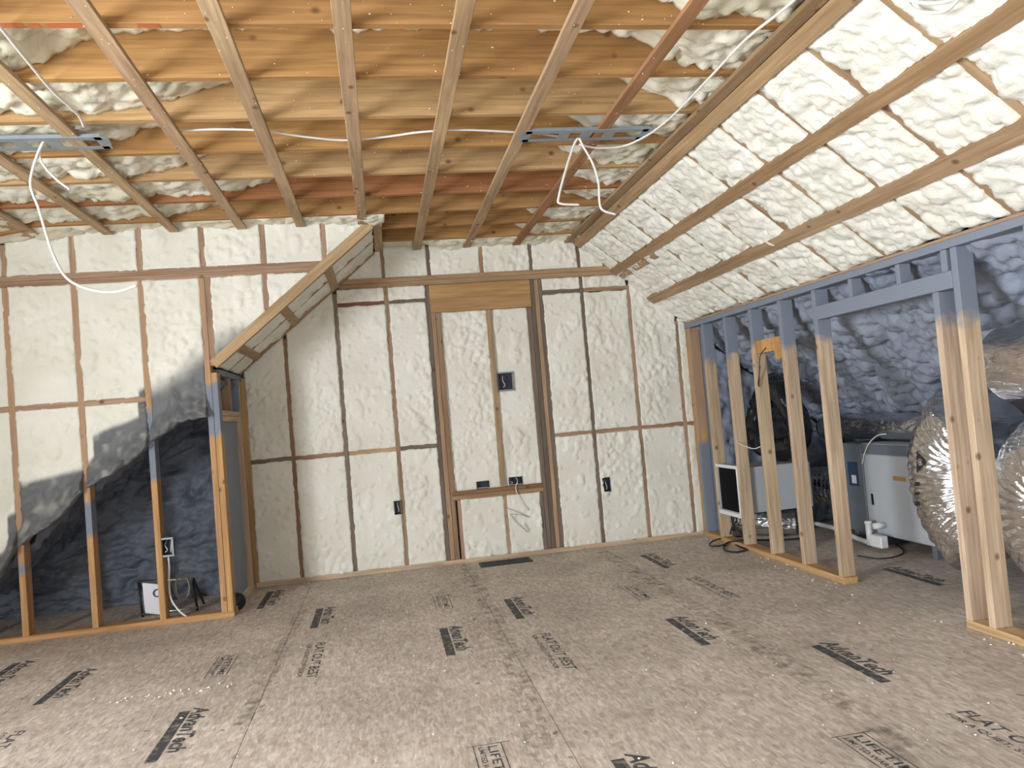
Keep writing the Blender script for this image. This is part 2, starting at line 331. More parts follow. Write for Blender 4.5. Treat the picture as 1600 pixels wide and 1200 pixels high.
def foam(name, parent, origin, us, ut, n, s0, s1, tlo, thi, hf, mat, res=.014, rag=.006, skirt=.04, seed=0, paint=None, proud=0.0, edge=None, holes=()):
    """sheet of foam: s along us, t along ut (limits may be functions of s), lumps along n, ragged rim, turned-back skirt"""
    f0 = tlo if callable(tlo) else (lambda s: np.full_like(s, tlo)); f1 = thi if callable(thi) else (lambda s: np.full_like(s, thi))
    nx = max(3, int((s1-s0)/res)+1); ss = np.linspace(s0, s1, nx)
    hmax = float(np.max(f1(ss)-f0(ss))); ny = max(3, int(hmax/res)+1)
    S, V = np.meshgrid(ss, np.linspace(0, 1, ny), indexing='ij')
    T0, T1 = f0(S), f1(S)
    T = T0+(T1-T0)*V
    H = hf(S, T, seed)+proud
    if edge:
        d = np.minimum(np.minimum(S-s0, s1-S), np.minimum(T-T0, T1-T)+.02)
        d = d + .012*fbm(S*18, T*18, seed+77, 3)
        H = H - edge[0]*(1-sstep(0, edge[1], d))
    S2, T2 = S.copy(), T.copy()
    if rag:
        tt, s_ = T[0], S[:, 0]
        S2[0] -= rag*(.6+fbm(tt*26, tt*0+.3, seed+31, 3)*1.5); S2[-1] += rag*(.6+fbm(tt*26, tt*0+.7, seed+32, 3)*1.5)
        T2[:, 0] -= rag*(.6+fbm(s_*26, s_*0+.3, seed+33, 3)*1.5); T2[:, -1] += rag*(.6+fbm(s_*26, s_*0+.9, seed+34, 3)*1.5)
    o_, a, b, c = (np.array(q, float) for q in (origin, us, ut, n))
    Pt = o_+S2[..., None]*a+T2[..., None]*b+H[..., None]*c
    vs = Pt.reshape(-1, 3); idx = np.arange(nx*ny).reshape(nx, ny)
    flip = np.dot(np.cross(a, b), c) < 0
    q = np.stack([idx[:-1, :-1], idx[1:, :-1], idx[1:, 1:], idx[:-1, 1:]], -1).reshape(-1, 4)
    Sm = (S[:-1, :-1]+S[1:, 1:])/2; Tm = (T[:-1, :-1]+T[1:, 1:])/2; keep = np.ones(Sm.shape, bool)
    for (h0, h1, k0, k1) in holes: keep &= ~((Sm > h0) & (Sm < h1) & (Tm > k0) & (Tm < k1))
    q = q[keep.ravel()]
    if flip: q = q[:, ::-1]
    ring = np.concatenate([idx[:, 0], idx[-1, 1:], idx[-2::-1, -1], idx[0, -2:0:-1]])
    sk = vs[ring]-c*skirt
    b0 = len(vs); m_ = len(ring); k = np.arange(m_)
    q2 = np.stack([ring, b0+k, b0+(k+1) % m_, ring[(k+1) % m_]], -1)
    if flip: q2 = q2[:, ::-1]
    allv = np.concatenate([vs, sk]); allq = np.concatenate([q, q2])
    me = bpy.data.meshes.new(name)
    me.vertices.add(len(allv)); me.vertices.foreach_set('co', allv.ravel())
    me.loops.add(allq.size); me.loops.foreach_set('vertex_index', allq.ravel().astype(np.int32))
    me.polygons.add(len(allq)); me.polygons.foreach_set('loop_start', np.arange(0, allq.size, 4, dtype=np.int32))
    me.update(calc_edges=True); me.validate()
    me.polygons.foreach_set('use_smooth', [True]*len(me.polygons))
    if paint:
        pv = np.concatenate([paint(S, T).ravel(), np.zeros(m_)]); pv[b0:] = pv[ring]
        at_ = me.attributes.new('paint', 'FLOAT', 'POINT'); at_.data.foreach_set('value', pv.astype(np.float32))
    return link(name, me, mat, parent)

def spline(pts, n=12):
    """Catmull-Rom through points"""
    P = [Vector(p) for p in pts]; P = [P[0]*2-P[1]]+P+[P[-1]*2-P[-2]]; out = []
    for i in range(1, len(P)-2):
        for k in range(n):
            t = k/n; a, b, c, d = P[i-1], P[i], P[i+1], P[i+2]
            out.append(.5*((2*b)+(c-a)*t+(2*a-5*b+4*c-d)*t*t+(3*b-a-3*c+d)*t**3))
    out.append(P[-2]); return out
def tube_mesh(name, path, rad, seg=10, cap=True, radf=None, closed=False):
    n = len(path); vs = []; fs = []; T = []
    for i in range(n):
        a = path[(i-1) % n] if closed else path[max(0, i-1)]; b = path[(i+1) % n] if closed else path[min(n-1, i+1)]
        T.append((b-a).normalized())
    up = T[0].orthogonal().normalized(); L_ = 0
    for i in range(n):
        up = (up-T[i]*up.dot(T[i])).normalized(); sd = T[i].cross(up)
        if i: L_ += (path[i]-path[i-1]).length
        for k in range(seg):
            a = 2*math.pi*k/seg; r = rad if radf is None else radf(L_, a, k, i)
            vs.append(path[i]+(up*math.cos(a)+sd*math.sin(a))*r)
    m = n if closed else n-1
    for i in range(m):
        for k in range(seg):
            j = (i+1) % n
            fs.append((i*seg+k, i*seg+(k+1) % seg, j*seg+(k+1) % seg, j*seg+k))
    if cap and not closed:
        fs.append(tuple(range(seg))[::-1]); fs.append(tuple((n-1)*seg+k for k in range(seg)))
    return mesh(name, vs, fs, True)
def cable(name, pts, r, mat, label, cat='cable', n=10):
    return tag(link(name, tube_mesh(name, spline(pts, n), r, 8), mat), label, cat)

# wood tints (linear)
W_JOIST = (.43, .245, .095); W_JOIST_R = (.36, .165, .065); W_JOIST_P = (.50, .33, .16)
W_STRAP = (.50, .365, .225); W_PALE = (.61, .485, .355); W_ORANGE = (.54, .35, .175)
W_TAN = (.43, .305, .19); W_GREY = (.215, .175, .145); W_BROWN = (.34, .225, .145); W_ROSE = (.43, .30, .215)

# ================================================================== STRUCTURE
# ------------------------------------------------------------------ floor
floor = struct(boxes('floor', [(-3.5, 5.3, -2.2, 6.3, -.08, -.02)], SHEATH, bev=0))
seams = [-3.0, -1.815, -.63, .555, 1.70, 2.90, 4.1, 5.3]
ysm = [[5.2, 2.8, .4], [3.72, 1.28, -1.1], [3.72, 1.28, -1.1], [4.55, 2.11, -.33], [2.61, .17], [5.05, 2.61, .17], [3.8, 1.4]]
for i in range(len(seams)-1):
    cuts = [6.29]+[y for y in ysm[i]]+[-2.19]
    for a, b in zip(cuts[:-1], cuts[1:]):
        boxes('floor_panel', [(seams[i]+.0014, seams[i+1]-.0014, b+.0012, a-.0012, -.02, 0)], OSB, floor, 0)

# ------------------------------------------------------------------ flat ceiling: deck, joists, strapping, foam in the bays
ceiling = struct(boxes('ceiling', [(-2.6, 2.05, -2.2, 6.3, 2.83, 2.87)], SHEATH, bev=0))
JY0 = 2.638
joists = []
tints = {-1: W_JOIST, 0: W_JOIST, 1: W_JOIST, 2: W_JOIST_P, 3: W_JOIST, 4: W_JOIST_P, 5: W_JOIST_R, 6: W_JOIST, 7: W_JOIST, 8: W_JOIST}
for k in range(-11, 9):
    y = JY0+k*GRID
    xl = -2.10 if y < 5.2 else .09
    joists.append(board('joist', ceiling, (xl, 1.66), (y, y+.038), (ZJ, ZJ+.235), 'X', tints.get(k, W_JOIST)))
STR = [-2.175, -1.69, -1.285, -.856, -.472, -.060, .351, .759, 1.172]
for i, x in enumerate(STR):
    wd = .13 if i == 0 else .064
    ye = LEFT-.01 if x < .0 else FAR-.02
    board('strap', ceiling, (x, x+wd), (-2.1, ye), (ZS, ZJ-.0006), 'Y', W_STRAP if i not in (8,) else (.40, .22, .115))
board('strap', ceiling, (.045, .105), (LEFT+.02, FAR-.02), (ZS, ZJ-.0006), 'Y', W_STRAP)
board('strap', ceiling, (1.615, 1.685), (-2.1, FAR-.015), (ZS, ZJ-.0006), 'Y', (.41, .285, .165))
for k in range(-6, 8):
    y0 = JY0+k*GRID+.040; y1 = y0+GRID-.042
    far_bay = y1 > 5.45
    xa = -2.09 if y1 < 5.2 else .1
    ll = -.72+.05*k+.18*math.sin(k*2.1)
    rl = 1.12+.10*math.sin(k*1.7)
    def hf(s, t, seed, ll=ll, rl=rl, far_bay=far_bay):
        q = .12*fbm(s*5, t*3, seed+50, 3)
        dn = .165*(1-sstep(-.62, .12, s-ll+q)) + .165*sstep(-.12, .34, s-rl+q)
        if far_bay: dn = .175*sstep(-.1, .3, s-rl+q)+.1*(1-sstep(0, .25, s-.1))
        return dn+foam_bulk(s, t, seed)*1.25-.03
    foam('foam_fill', ceiling, (0, 0, 2.795), (1, 0, 0), (0, 1, 0), (0, 0, -1), xa, 1.71, y0, y1, hf, FOAM_CEIL, res=.017, rag=.001, skirt=.04, seed=200+k*11)

for (xa, xb, y0, y1, sd_) in ((-2.09, .12, JY0+6*GRID+.04, LEFT+.02, 333), (.1, 1.71, JY0+8*GRID+.04, FAR+.02, 341)):
    foam('foam_fill', ceiling, (0, 0, 2.69), (1, 0, 0), (0, 1, 0), (0, 0, -1), xa, xb, y0, y1, lambda s, t, q: foam_bulk(s, t, q)*1.1+.04*fbm(s*4, t*2, q+3, 2)+.068, FOAM_CEIL, res=.017, rag=.001, skirt=.08, seed=sd_)
# dormer ceiling falling away at the far side of the room
import_slope = 0.17
dz = lambda x: ZS+.012+import_slope*(x+2.05)
ceiling_dormer = struct(mesh and link('ceiling_dormer', mesh('ceiling_dormer', [(-2.03, -2.2, 2.84), (-3.55, -2.2, 2.60), (-3.55, 6.3, 2.60), (-2.03, 6.3, 2.84), (-2.03, -2.2, 2.88), (-3.55, -2.2, 2.64), (-3.55, 6.3, 2.64), (-2.03, 6.3, 2.88)],
    [(0, 1, 2, 3), (7, 6, 5, 4), (0, 4, 5, 1), (1, 5, 6, 2), (2, 6, 7, 3), (3, 7, 4, 0)]), SHEATH))
_e = Vector((1, 0, import_slope)).normalized(); _n = Vector((import_slope, 0, -1)).normalized()
for k in range(-1, 7):
    y0 = JY0+k*GRID+.04; y1 = min(y0+GRID-.042, LEFT)
    foam('foam_fill', ceiling_dormer, (-2.08, 0, dz(-2.08)+.01), tuple(-_e), (0, 1, 0), tuple(_n), 0, 1.4, y0, y1, foam_slope, FOAM_CEIL, res=.024, rag=.001, skirt=.05, seed=400+k*7)
    lumber('rafter', ceiling_dormer, YA, Vector(_n), Vector(_e), Vector((-2.75, y0-.02, dz(-2.75)+.06)), .038, .14, 1.38, W_JOIST)

# ------------------------------------------------------------------ right roof slope
ln = math.sqrt(1+SL*SL); SD = Vector((1, 0, -SL))/ln; SN = Vector((-SL, 0, -1))/ln      # down the slope, into the room
def sp(d, y, h=0):                     # d = distance down the slope from the ceiling break
    b = Vector((1.70, y, zslope(1.70))); return b+SD*d+SN*h
LSL = (KNEE-1.70)*ln
o_ = sp(0, 0, -.26); e_ = sp(LSL+3.25, 0, -.26)
slope_r = struct(link('ceiling_slope', mesh('ceiling_slope', [(o_.x-.1, -2.2, o_.z+.08), (e_.x, -2.2, e_.z), (e_.x, 6.3, e_.z), (o_.x-.1, 6.3, o_.z+.08), (o_.x-.1, -2.2, o_.z+.12), (e_.x, -2.2, e_.z+.04), (e_.x, 6.3, e_.z+.04), (o_.x-.1, 6.3, o_.z+.12)],
    [(0, 3, 2, 1), (4, 5, 6, 7), (0, 1, 5, 4), (1, 2, 6, 5), (2, 3, 7, 6), (3, 0, 4, 7)]), SHEATH))
RY = [2.30+GRID*k for k in range(-9, 10)]
for y in RY:
    c = sp(LSL/2+.03, y, -.095-.019)
    lumber('rafter', slope_r, YA, SN, SD, c, .038, .19, LSL+.02, W_TAN)
edges = RY+[FAR-.0+.0]
for i in range(len(RY)):
    y0 = RY[i]+.019; y1 = (RY[i+1]-.019) if i+1 < len(RY) else FAR+.012
    if y1 < -.3: continue
    rs = .0125 if y0 > 1.5 else .03
    foam('foam_fill', slope_r, tuple(sp(.045, 0, -.019)), tuple(SD), (0, 1, 0), tuple(SN), 0, LSL-.04, y0, y1, foam_slope, FOAM_RAW, res=rs, rag=.008, skirt=.06, seed=500+i*9, proud=.008, edge=(.028, .045))
def slope_strap(x0, x1, y0, y1, th, col):
    a, b = (x0-1.70)*ln, (x1-1.70)*ln
    lumber('strap', slope_r, SD, SN, YA, sp((a+b)/2, (y0+y1)/2, th/2-.019), b-a, th, y1-y0, col)
slope_strap(1.692, 1.748, -2.1, FAR-.02, .032, (.41, .285, .165))
slope_strap(1.992, 2.048, -2.1, FAR-.005, .034, (.40, .27, .16))
slope_strap(2.302, 2.366, -2.1, FAR-.005, .034, (.44, .315, .195))
slope_strap(2.06, 2.10, 5.30, FAR-.02, .022, W_TAN)

# ------------------------------------------------------------------ far gable wall
wall_far = struct(boxes('wall_far', [(-3.5, 5.3, FAR+.10, FAR+.14, -.08, 2.9)], SHEATH, bev=0))
YF = (FAR, FAR+.089)
def fboard(name, x0, x1, z0, z1, axis, col, y=YF, paint=None): return board(name, wall_far, (x0, x1), y, (z0, z1), axis, col, paint)
ZB = (2.268, 2.344)
gx = lambda k: -.722+GRID*k
# plates and beam
fboard('bottom_plate', -1.05, .40, 0, .038, 'X', W_PALE, (FAR-.004, FAR+.085))
fboard('bottom_plate', .40, 2.62, 0, .036, 'X', W_PALE, (FAR-.004, FAR+.085))
fboard('beam', -.26, 2.035, ZB[0], ZB[0]+.037, 'X', W_TAN, (FAR-.02, FAR+.069))
fboard('beam', -.25, 2.015, ZB[0]+.038, ZB[1], 'X', (.46, .315, .185), (FAR-.022, FAR+.067))
fboard('header', .455, 1.295, 2.04, ZB[0]-.001, 'X', (.50, .315, .15), (FAR-.010, FAR+.06))
fboard('header', .46, 1.29, 2.04, 2.155, 'X', (.47, .29, .14), (FAR-.013, FAR-.0105))
# studs below the beam (x from left edge)
def top_at(x): return min(ZB[0], zslope(x)-.02 if x > 1.7 else (zleft(x)-.02 if x < .0 else 9))
fs = [(-1.075, .052, W_ORANGE), (gx(0), .036, W_BROWN), (gx(1), .040, W_GREY), (gx(2), .038, (.37, .265, .19)),
      (.418, .036, W_GREY), (.456, .036, W_TAN), (.494, .036, W_BROWN),
      (1.256, .034, W_GREY), (1.292, .036, (.16, .13, .11)), (1.330, .034, W_TAN), (1.366, .034, W_GREY),
      (gx(6), .036, W_GREY), (gx(7), .036, W_ROSE), (gx(8), .034, W_ROSE)]
for x, wd, c in fs:
    zt = top_at(x+wd/2)
    if x in (.494, 1.256): zt = 2.039
    fboard('stud', x, x+wd, .038, zt, 'Z', c)
fboard('stud', .914, .950, .578, 2.039, 'Z', W_TAN)
fboard('stud', .922, .955, .038, .505, 'Z', W_ROSE)
fboard('stud', .546, .576, .038, .505, 'Z', W_ROSE)
fboard('stud', 1.222, 1.254, .038, .505, 'Z', W_GREY)
# window-sill board of the blocked opening
fboard('rough_sill', .505, 1.262, .508, .545, 'X', (.40, .27, .155), (FAR-.006, FAR+.083))
fboard('rough_sill', .508, 1.260, .5455, .578, 'X', (.30, .175, .09), (FAR-.004, FAR+.085))
# short studs above the beam
for x, c in ((gx(2)-.01, W_BROWN), (.45, W_GREY), (.886, W_TAN), (1.302, W_GREY), (gx(6)-.004, W_GREY)):
    fboard('stud', x, x+.036, ZB[1], 2.60 if x < 1.6 else 2.535, 'Z', c)
# blocking
zb = .984
for x0, x1, z, c in ((-1.02, gx(0), zb, W_GREY), (gx(0)+.036, gx(1), zb, W_BROWN), (gx(1)+.04, gx(2), zb, W_TAN), (gx(2)+.038, .417, zb, W_GREY),
                     (1.402, gx(6), .978, W_TAN), (gx(6)+.036, gx(7), .978, W_TAN), (gx(7)+.036, gx(8), .978, W_BROWN), (gx(8)+.034, 2.66, .978, W_BROWN),
                     (-.275, gx(2), 2.165, (.26, .13, .09)), (gx(2)+.038, .417, 2.165, W_GREY), (1.402, gx(6), 2.17, W_GREY), (gx(6)+.036, gx(7), 2.178, W_TAN)):
    fboard('blocking', x0, x1, z-.038, z, 'X', c)
# foam between the studs, left out where the outlet boxes sit
BOXES = [(.962, 1.09, 1.365, 1.508), (.715, .820, .580, .640), (.985, 1.097, .580, .648), (.040, .100, .447, .555), (1.766, 1.831, .450, .572)]
BOXHOLES = [(a+.004, b-.004, c+.004, d-.004) for a, b, c, d in BOXES]
def fpan(x0, x1, z0, z1, seed, rec=0.0, res=.0095):
    foam('foam_panel', wall_far, (0, FAR+rec, 0), (1, 0, 0), (0, 0, 1), (0, -1, 0), x0, x1, z0, z1, foam_wall, FOAM_WALL, res=res, rag=.005, skirt=.05, seed=seed, proud=.0015, holes=BOXHOLES)
ztop = lambda s: np.minimum(ZB[0]-.002, np.where(s > 1.6, 2.538-SL*(s-1.72)+.015, np.where(s < .05, 2.498+SL*s+.015, 9)))
sd = 900
cols = [(-1.023, gx(0)), (gx(0)+.036, gx(1)), (gx(1)+.04, gx(2)), (gx(2)+.038, .418)]
for i, (a, b) in enumerate(cols):
    fpan(a, b, .038, zb-.038, sd+i*5)
    if i < 2: fpan(a, b, zb, ztop, sd+i*5+2)
    else: fpan(a, b, zb, 2.127, sd+i*5+2); fpan(a, b, 2.165, ZB[0]-.002, sd+i*5+3)
fpan(.530, .914, .578, 2.039, 930, .035); fpan(.950, 1.256, .578, 2.039, 935, .035)
fpan(.577, .921, .036, .506, 940); fpan(.955, 1.222, .036, .506, 945)
cols = [(1.40, gx(6)), (gx(6)+.036, gx(7)), (gx(7)+.036, gx(8)), (gx(8)+.034, 2.655)]
for i, (a, b) in enumerate(cols):
    fpan(a, b, .036, .94, 950+i*5)
    if i < 2: fpan(a, b, .978, 2.13, 951+i*5); fpan(a, b, 2.175, lambda s: np.maximum(ztop(s), 2.18), 952+i*5)
    else: fpan(a, b, .978, ztop, 951+i*5)
zt2 = lambda s: np.minimum(2.60, np.where(s > 1.6, 2.538-SL*(s-1.72)+.015, np.where(s < .05, 2.498+SL*s+.015, 9)))
up = [-.18, gx(2)-.01, .45, .886, 1.302, gx(6)-.004, 1.935]
for i in range(len(up)-1):
    fpan(up[i]+(.036 if i else 0), up[i+1], ZB[1], zt2, 970+i*5)
# far wall inside the knee-wall attic, coated grey
foam('foam_panel', wall_far, (0, FAR+.06, 0), (1, 0, 0), (0, 0, 1), (0, -1, 0), 2.70, 4.75, 0, lambda s: np.maximum(.05, 1.80-SL*(s-2.615)-.0), foam_attic, FOAM_GREY, res=.022, rag=0, skirt=.02, seed=1200)

# ------------------------------------------------------------------ dormer cheek wall, its framing open at the bottom
wall_left = struct(boxes('wall_left', [(-3.5, -1.06, LEFT+.085, LEFT+.095, 2.42, 2.84), (-3.5, -2.33, LEFT+.085, LEFT+.095, 1.2, 2.45)], SHEATH, bev=0))
YL = (LEFT, LEFT+.089)
def lboard(name, x0, x1, z0, z1, axis, col, paint=None, y=YL): return board(name, wall_left, (x0, x1), y, (z0, z1), axis, col, paint)
lx = [-2.726, -2.32, -1.913, -1.507, -1.125]
pnt = [(.25, .45), (.44, .64), (.64, .99), (.95, 1.56), (1.22, 1.70)]
W_L = (.56, .345, .165)
for x, p in zip(lx[:4], pnt):
    lboard('stud', x, x+.038, .038, 2.245, 'Z', W_L, p)
    lboard('stud', x+.004, x+.042, 2.321, min(2.60, dz(x)+(.04 if x > -2.05 else 0)), 'Z', W_ROSE)
lboard('stud', -1.128, -1.091, .038, 2.245, 'Z', W_L, pnt[4]); lboard('stud', -1.089, -1.052, .038, 1.61, 'Z', W_L, (1.20, 1.70))
lboard('stud', -1.089, -1.052, 1.655, 2.245, 'Z', W_ROSE)
lboard('stud', -1.11, -1.072, 2.321, 2.60, 'Z', W_ROSE)
lboard('stud', -.722, -.684, zleft(-.70)+.086, 2.245, 'Z', W_ROSE); lboard('stud', -.720, -.682, 2.321, 2.60, 'Z', W_ROSE)
lboard('stud', -.318, -.280, 2.335, 2.60, 'Z', W_ROSE)
lboard('bottom_plate', -3.2, -1.048, 0, .038, 'X', W_L)
lboard('top_plate', -3.2, -.31, 2.245, 2.2825, 'X', W_ROSE); lboard('top_plate', -3.2, -.27, 2.2835, 2.321, 'X', W_ROSE)
for a, b in ((-2.68, -2.32), (-2.282, -1.913), (-1.875, -1.507)):
    lboard('blocking', a, b, 1.452, 1.488, 'X', W_ROSE)
# grey overspray on the lower foam, with the ragged stepped outline it has
def oversp(s, t):
    X = np.array([-2.9, -2.43, -2.37, -2.37, -2.285, -2.284, -2.26, -1.90, -1.838, -1.836, -1.70, -1.552, -1.55, -1.35, -1.07, -.9])
    Z = np.array([.35, .57, .60, .80, .84, 1.02, 1.0, 1.06, 1.13, 1.265, 1.32, 1.36, 1.53, 1.60, 1.83, 1.9])
    ed = np.interp(s+.005*fbm(s*20, t*20, 5, 2), X, Z)
    soft = np.where(s > -1.5, .15, .03)
    k = sstep(-.5, .9, (ed-t)/soft+.25*fbm(s*9, t*9, 3, 3))
    return k*(.95-.25*sstep(.1, .6, fbm(s*12, t*12, 8, 3)))
jagX = [-2.9, -2.43, -2.31, -2.23, -2.05, -1.90, -1.84, -1.70, -1.577, -1.47, -1.30, -1.227, -1.106, -1.0]
jagZ = [.15, .42, .60, .65, .76, .92, .95, 1.02, 1.10, 1.19, 1.30, 1.315, 1.325, 1.34]
jag = lambda s: np.interp(s, jagX, jagZ)+.015*fbm(s*25, s*0+.5, 3, 3)
def foam_left(s, t, seed):
    low = 1-sstep(.0, .16, t-jag(s))
    return foam_wall(s, t, seed)+low*(.06*domes(s, t, .075, seed+3)+.03*domes(s, t, .035, seed+4)+.01)-.004
def lpan(x0, x1, z0, z1, seed, res=.0105):
    foam('foam_panel', wall_left, (0, LEFT, 0), (1, 0, 0), (0, 0, 1), (0, -1, 0), x0, x1, z0, z1, foam_left, FOAM_WALL, res=res, rag=.005, skirt=.085, seed=seed, proud=.0015, paint=oversp)
lc = [(-2.688, -2.32), (-2.282, -1.913), (-1.875, -1.507), (-1.469, -1.128)]
for i, (a, b) in enumerate(lc):
    if i < 3:
        lpan(a, b, jag, 1.452, 1300+i*6); lpan(a, b, 1.488, 2.245, 1302+i*6)
    else: lpan(a, b, jag, 2.245, 1300+i*6)
tri = lambda s: 2.498+SL*s+.088
lpan(-1.052, -.722, tri, 2.245, 1340); lpan(-.684, -.42, tri, 2.245, 1345)
ul = [-2.70, -2.316, -1.909, -1.503, -1.11, -.72, -.318]
for i, x in enumerate(ul):
    a = x+.038; b = ul[i+1] if i+1 < len(ul) else -.02
    lo = 2.321 if i < 6 else (lambda s: np.minimum(2.55, np.maximum(2.321, 2.498+SL*s+.09)))
    lpan(a, b, lo, lambda s: np.minimum(2.60, np.where(s > -2.05, .04, 0)+ZS+.012+import_slope*(np.minimum(s, -2.0)+2.05)), 1350+i*4)

# slope over the alcove between cheek wall and far wall
slope_l = struct(link('ceiling_slope_alcove', mesh('ceiling_slope_alcove', [(.10, LEFT+.09, zleft(.10)+.26), (-3.3, LEFT+.09, zleft(-3.3)+.30), (-3.3, FAR+.1, zleft(-3.3)+.30), (.10, FAR+.1, zleft(.10)+.26), (.10, LEFT+.09, zleft(.10)+.30), (-3.3, LEFT+.09, zleft(-3.3)+.34), (-3.3, FAR+.1, zleft(-3.3)+.34), (.10, FAR+.1, zleft(.10)+.30)],
    [(0, 1, 2, 3), (7, 6, 5, 4), (0, 4, 5, 1), (1, 5, 6, 2), (2, 6, 7, 3), (3, 7, 4, 0)]), SHEATH))
LD = Vector((-1, 0, -SL))/ln; LN = Vector((SL, 0, -1))/ln
def lp(d, y, h=0): return Vector((.045, y, zleft(.045)))+LD*d+LN*h
LL = (.045+1.05)*ln
lumber('rafter', slope_l, YA, LN, LD, lp(LL/2, LEFT+.015, -.0335), .036, .067, LL, W_STRAP)
lumber('rafter', slope_l, YA, LN, LD, lp(LL/2-.02, LEFT+.05, -.0375), .034, .067, LL-.04, W_TAN)
lumber('rafter', slope_l, YA, LN, LD, lp(LL/2, LEFT+.46, -.075), .038, .12, LL, W_TAN)
lumber('rafter', slope_l, YA, LN, LD, lp(LL/2, FAR-.03, -.065), .038, .12, LL, W_TAN)
for y0, y1, k in ((LEFT+.07, LEFT+.44, 0), (LEFT+.48, FAR-.05, 1)):
    foam('foam_fill', slope_l, tuple(lp(0, 0, -.02)), tuple(LD), (0, 1, 0), tuple(LN), 0, LL, y0, y1, lambda s, t, q: foam_slope(s, t, q)*.7, FOAM_RAW, res=.0145, rag=.002, skirt=.05, seed=1500+k*9, proud=-.004)
for d in (.42, .83, 1.22):
    lumber('strap', slope_l, LD, LN, YA, lp(d, (LEFT+FAR)/2+.02, -.008), .064, .019, FAR-LEFT-.09, W_TAN)
# main-roof underside and coated gable foam in the low attic behind the open framing
foam('foam_fill', slope_l, (-1.10, 0, zleft(-1.10)-.0), tuple(LD), (0, 1, 0), tuple(LN), 0, 2.1, LEFT+.10, FAR+.03, foam_attic, FOAM_DARK, res=.02, rag=0, skirt=.05, seed=1600, proud=-.02)
foam('foam_panel', wall_left, (0, FAR-.03, 0), (1, 0, 0), (0, 0, 1), (0, -1, 0), -3.2, -1.10, 0, lambda s: np.maximum(.05, 2.498+SL*s+.03), lambda s, t, q: foam_attic(s*.8, t*1.35, q)*.9, FOAM_DARK, res=.017, rag=0, skirt=.02, seed=1700)

# knee wall of the alcove
wall_alcove = struct(boxes('wall_alcove', [(-1.085, -1.080, LEFT+.12, FAR-.17, .05, 1.30)], simple('grey_coated_board', GREY, .7, 0, 9, .15), bev=0))
board('stud', wall_alcove, (-1.135, -1.052), (FAR-.16, FAR-.122), (.038, 1.60), 'Z', W_PALE, (1.36, 30))
board('stud', wall_alcove, (-1.135, -1.052), (FAR-.12, FAR-.082), (.038, 1.60), 'Z', W_PALE)
board('bottom_plate', wall_alcove, (-1.14, -1.052), (LEFT+.09, FAR-.002), (0, .038), 'Y', W_PALE)
board('top_plate', wall_alcove, (-1.14, -1.052), (LEFT+.09, FAR-.002), (1.60, 1.638), 'Y', W_TAN, (1.5, 30))
board('blocking', wall_alcove, (-1.135, -1.053), (LEFT+.09, FAR-.161), (1.285, 1.322), 'Y', W_PALE)
board('blocking', wall_alcove, (-1.135, -1.053), (LEFT+.09, FAR-.161), (1.3235, 1.36), 'Y', W_PALE)
board('stud', wall_alcove, (-1.135, -1.06), (FAR-.42, FAR-.40), (1.361, 1.60), 'Z', W_TAN)

# ------------------------------------------------------------------ knee wall with the doorway to the attic
wall_right = struct(boxes('wall_right', [(KNEE+.092, KNEE+.10, 6.06, FAR, .0, 1.75)], simple('grey_coated_sheet', GREY, .7, 0, 9, .15), bev=0))
XK = (KNEE, KNEE+.089)
def kboard(name, y0, y1, z0, z1, axis, col, paint=None, x=XK): return board(name, wall_right, x, (y0, y1), (z0, z1), axis, col, paint)
for y, plo in ((5.851, 1.46), (5.445, 1.46), (5.038, 1.50), (4.632, 1.46), (4.226, 1.47)):
    zb_ = .038
    if y == 4.226: kboard('stud', y-.038, y, zb_, 1.764, 'Z', W_PALE, (plo, 30))
    else: kboard('stud', y-.038, y, zb_, 1.764, 'Z', W_PALE, (plo, 30))
kboard('stud', FAR-.055, FAR-.01, .0385, 1.764, 'Z', W_ORANGE)
kboard('stud', FAR-.096, FAR-.057, .0385, 1.764, 'Z', W_ORANGE, (.0, .95)); 
kboard('stud', 3.0765-.038, 3.0765, .038, 1.764, 'Z', W_PALE, (1.44, 30))
kboard('stud', 3.214-.038, 3.214, .038, 1.579, 'Z', W_PALE, (1.45, 30))
kboard('stud', 3.10, 3.138, 1.662, 1.764, 'Z', W_PALE, (0, 30))
for y in (2.67, 2.26, 1.85, 1.44, 1.03, .62, .21, -.2): kboard('stud', y-.038, y, .038, 1.764, 'Z', W_PALE, (1.5, 30))
kboard('header', 3.0775, 4.187, 1.580, 1.661, 'Y', W_PALE, (0, 30), (KNEE-.002, KNEE+.06))
for y in (3.86, 3.46): kboard('stud', y-.03, y, 1.662, 1.764, 'Z', W_PALE, (0, 30), (KNEE+.004, KNEE+.07))
kboard('top_plate', -2.1, FAR-.005, 1.765, 1.803, 'Y', W_PALE, (1.2, 30), (KNEE-.004, KNEE+.085))
kboard('top_plate', -2.1, FAR-.002, 1.804, 1.82, 'Y', W_TAN, (1.815, 1.82), (KNEE+.0, KNEE+.07))
kboard('bottom_plate', 4.171, FAR-.01, 0, .0375, 'Y', (.55, .36, .18))
kboard('bottom_plate', -2.1, 3.217, 0, .0375, 'Y', (.58, .41, .22))
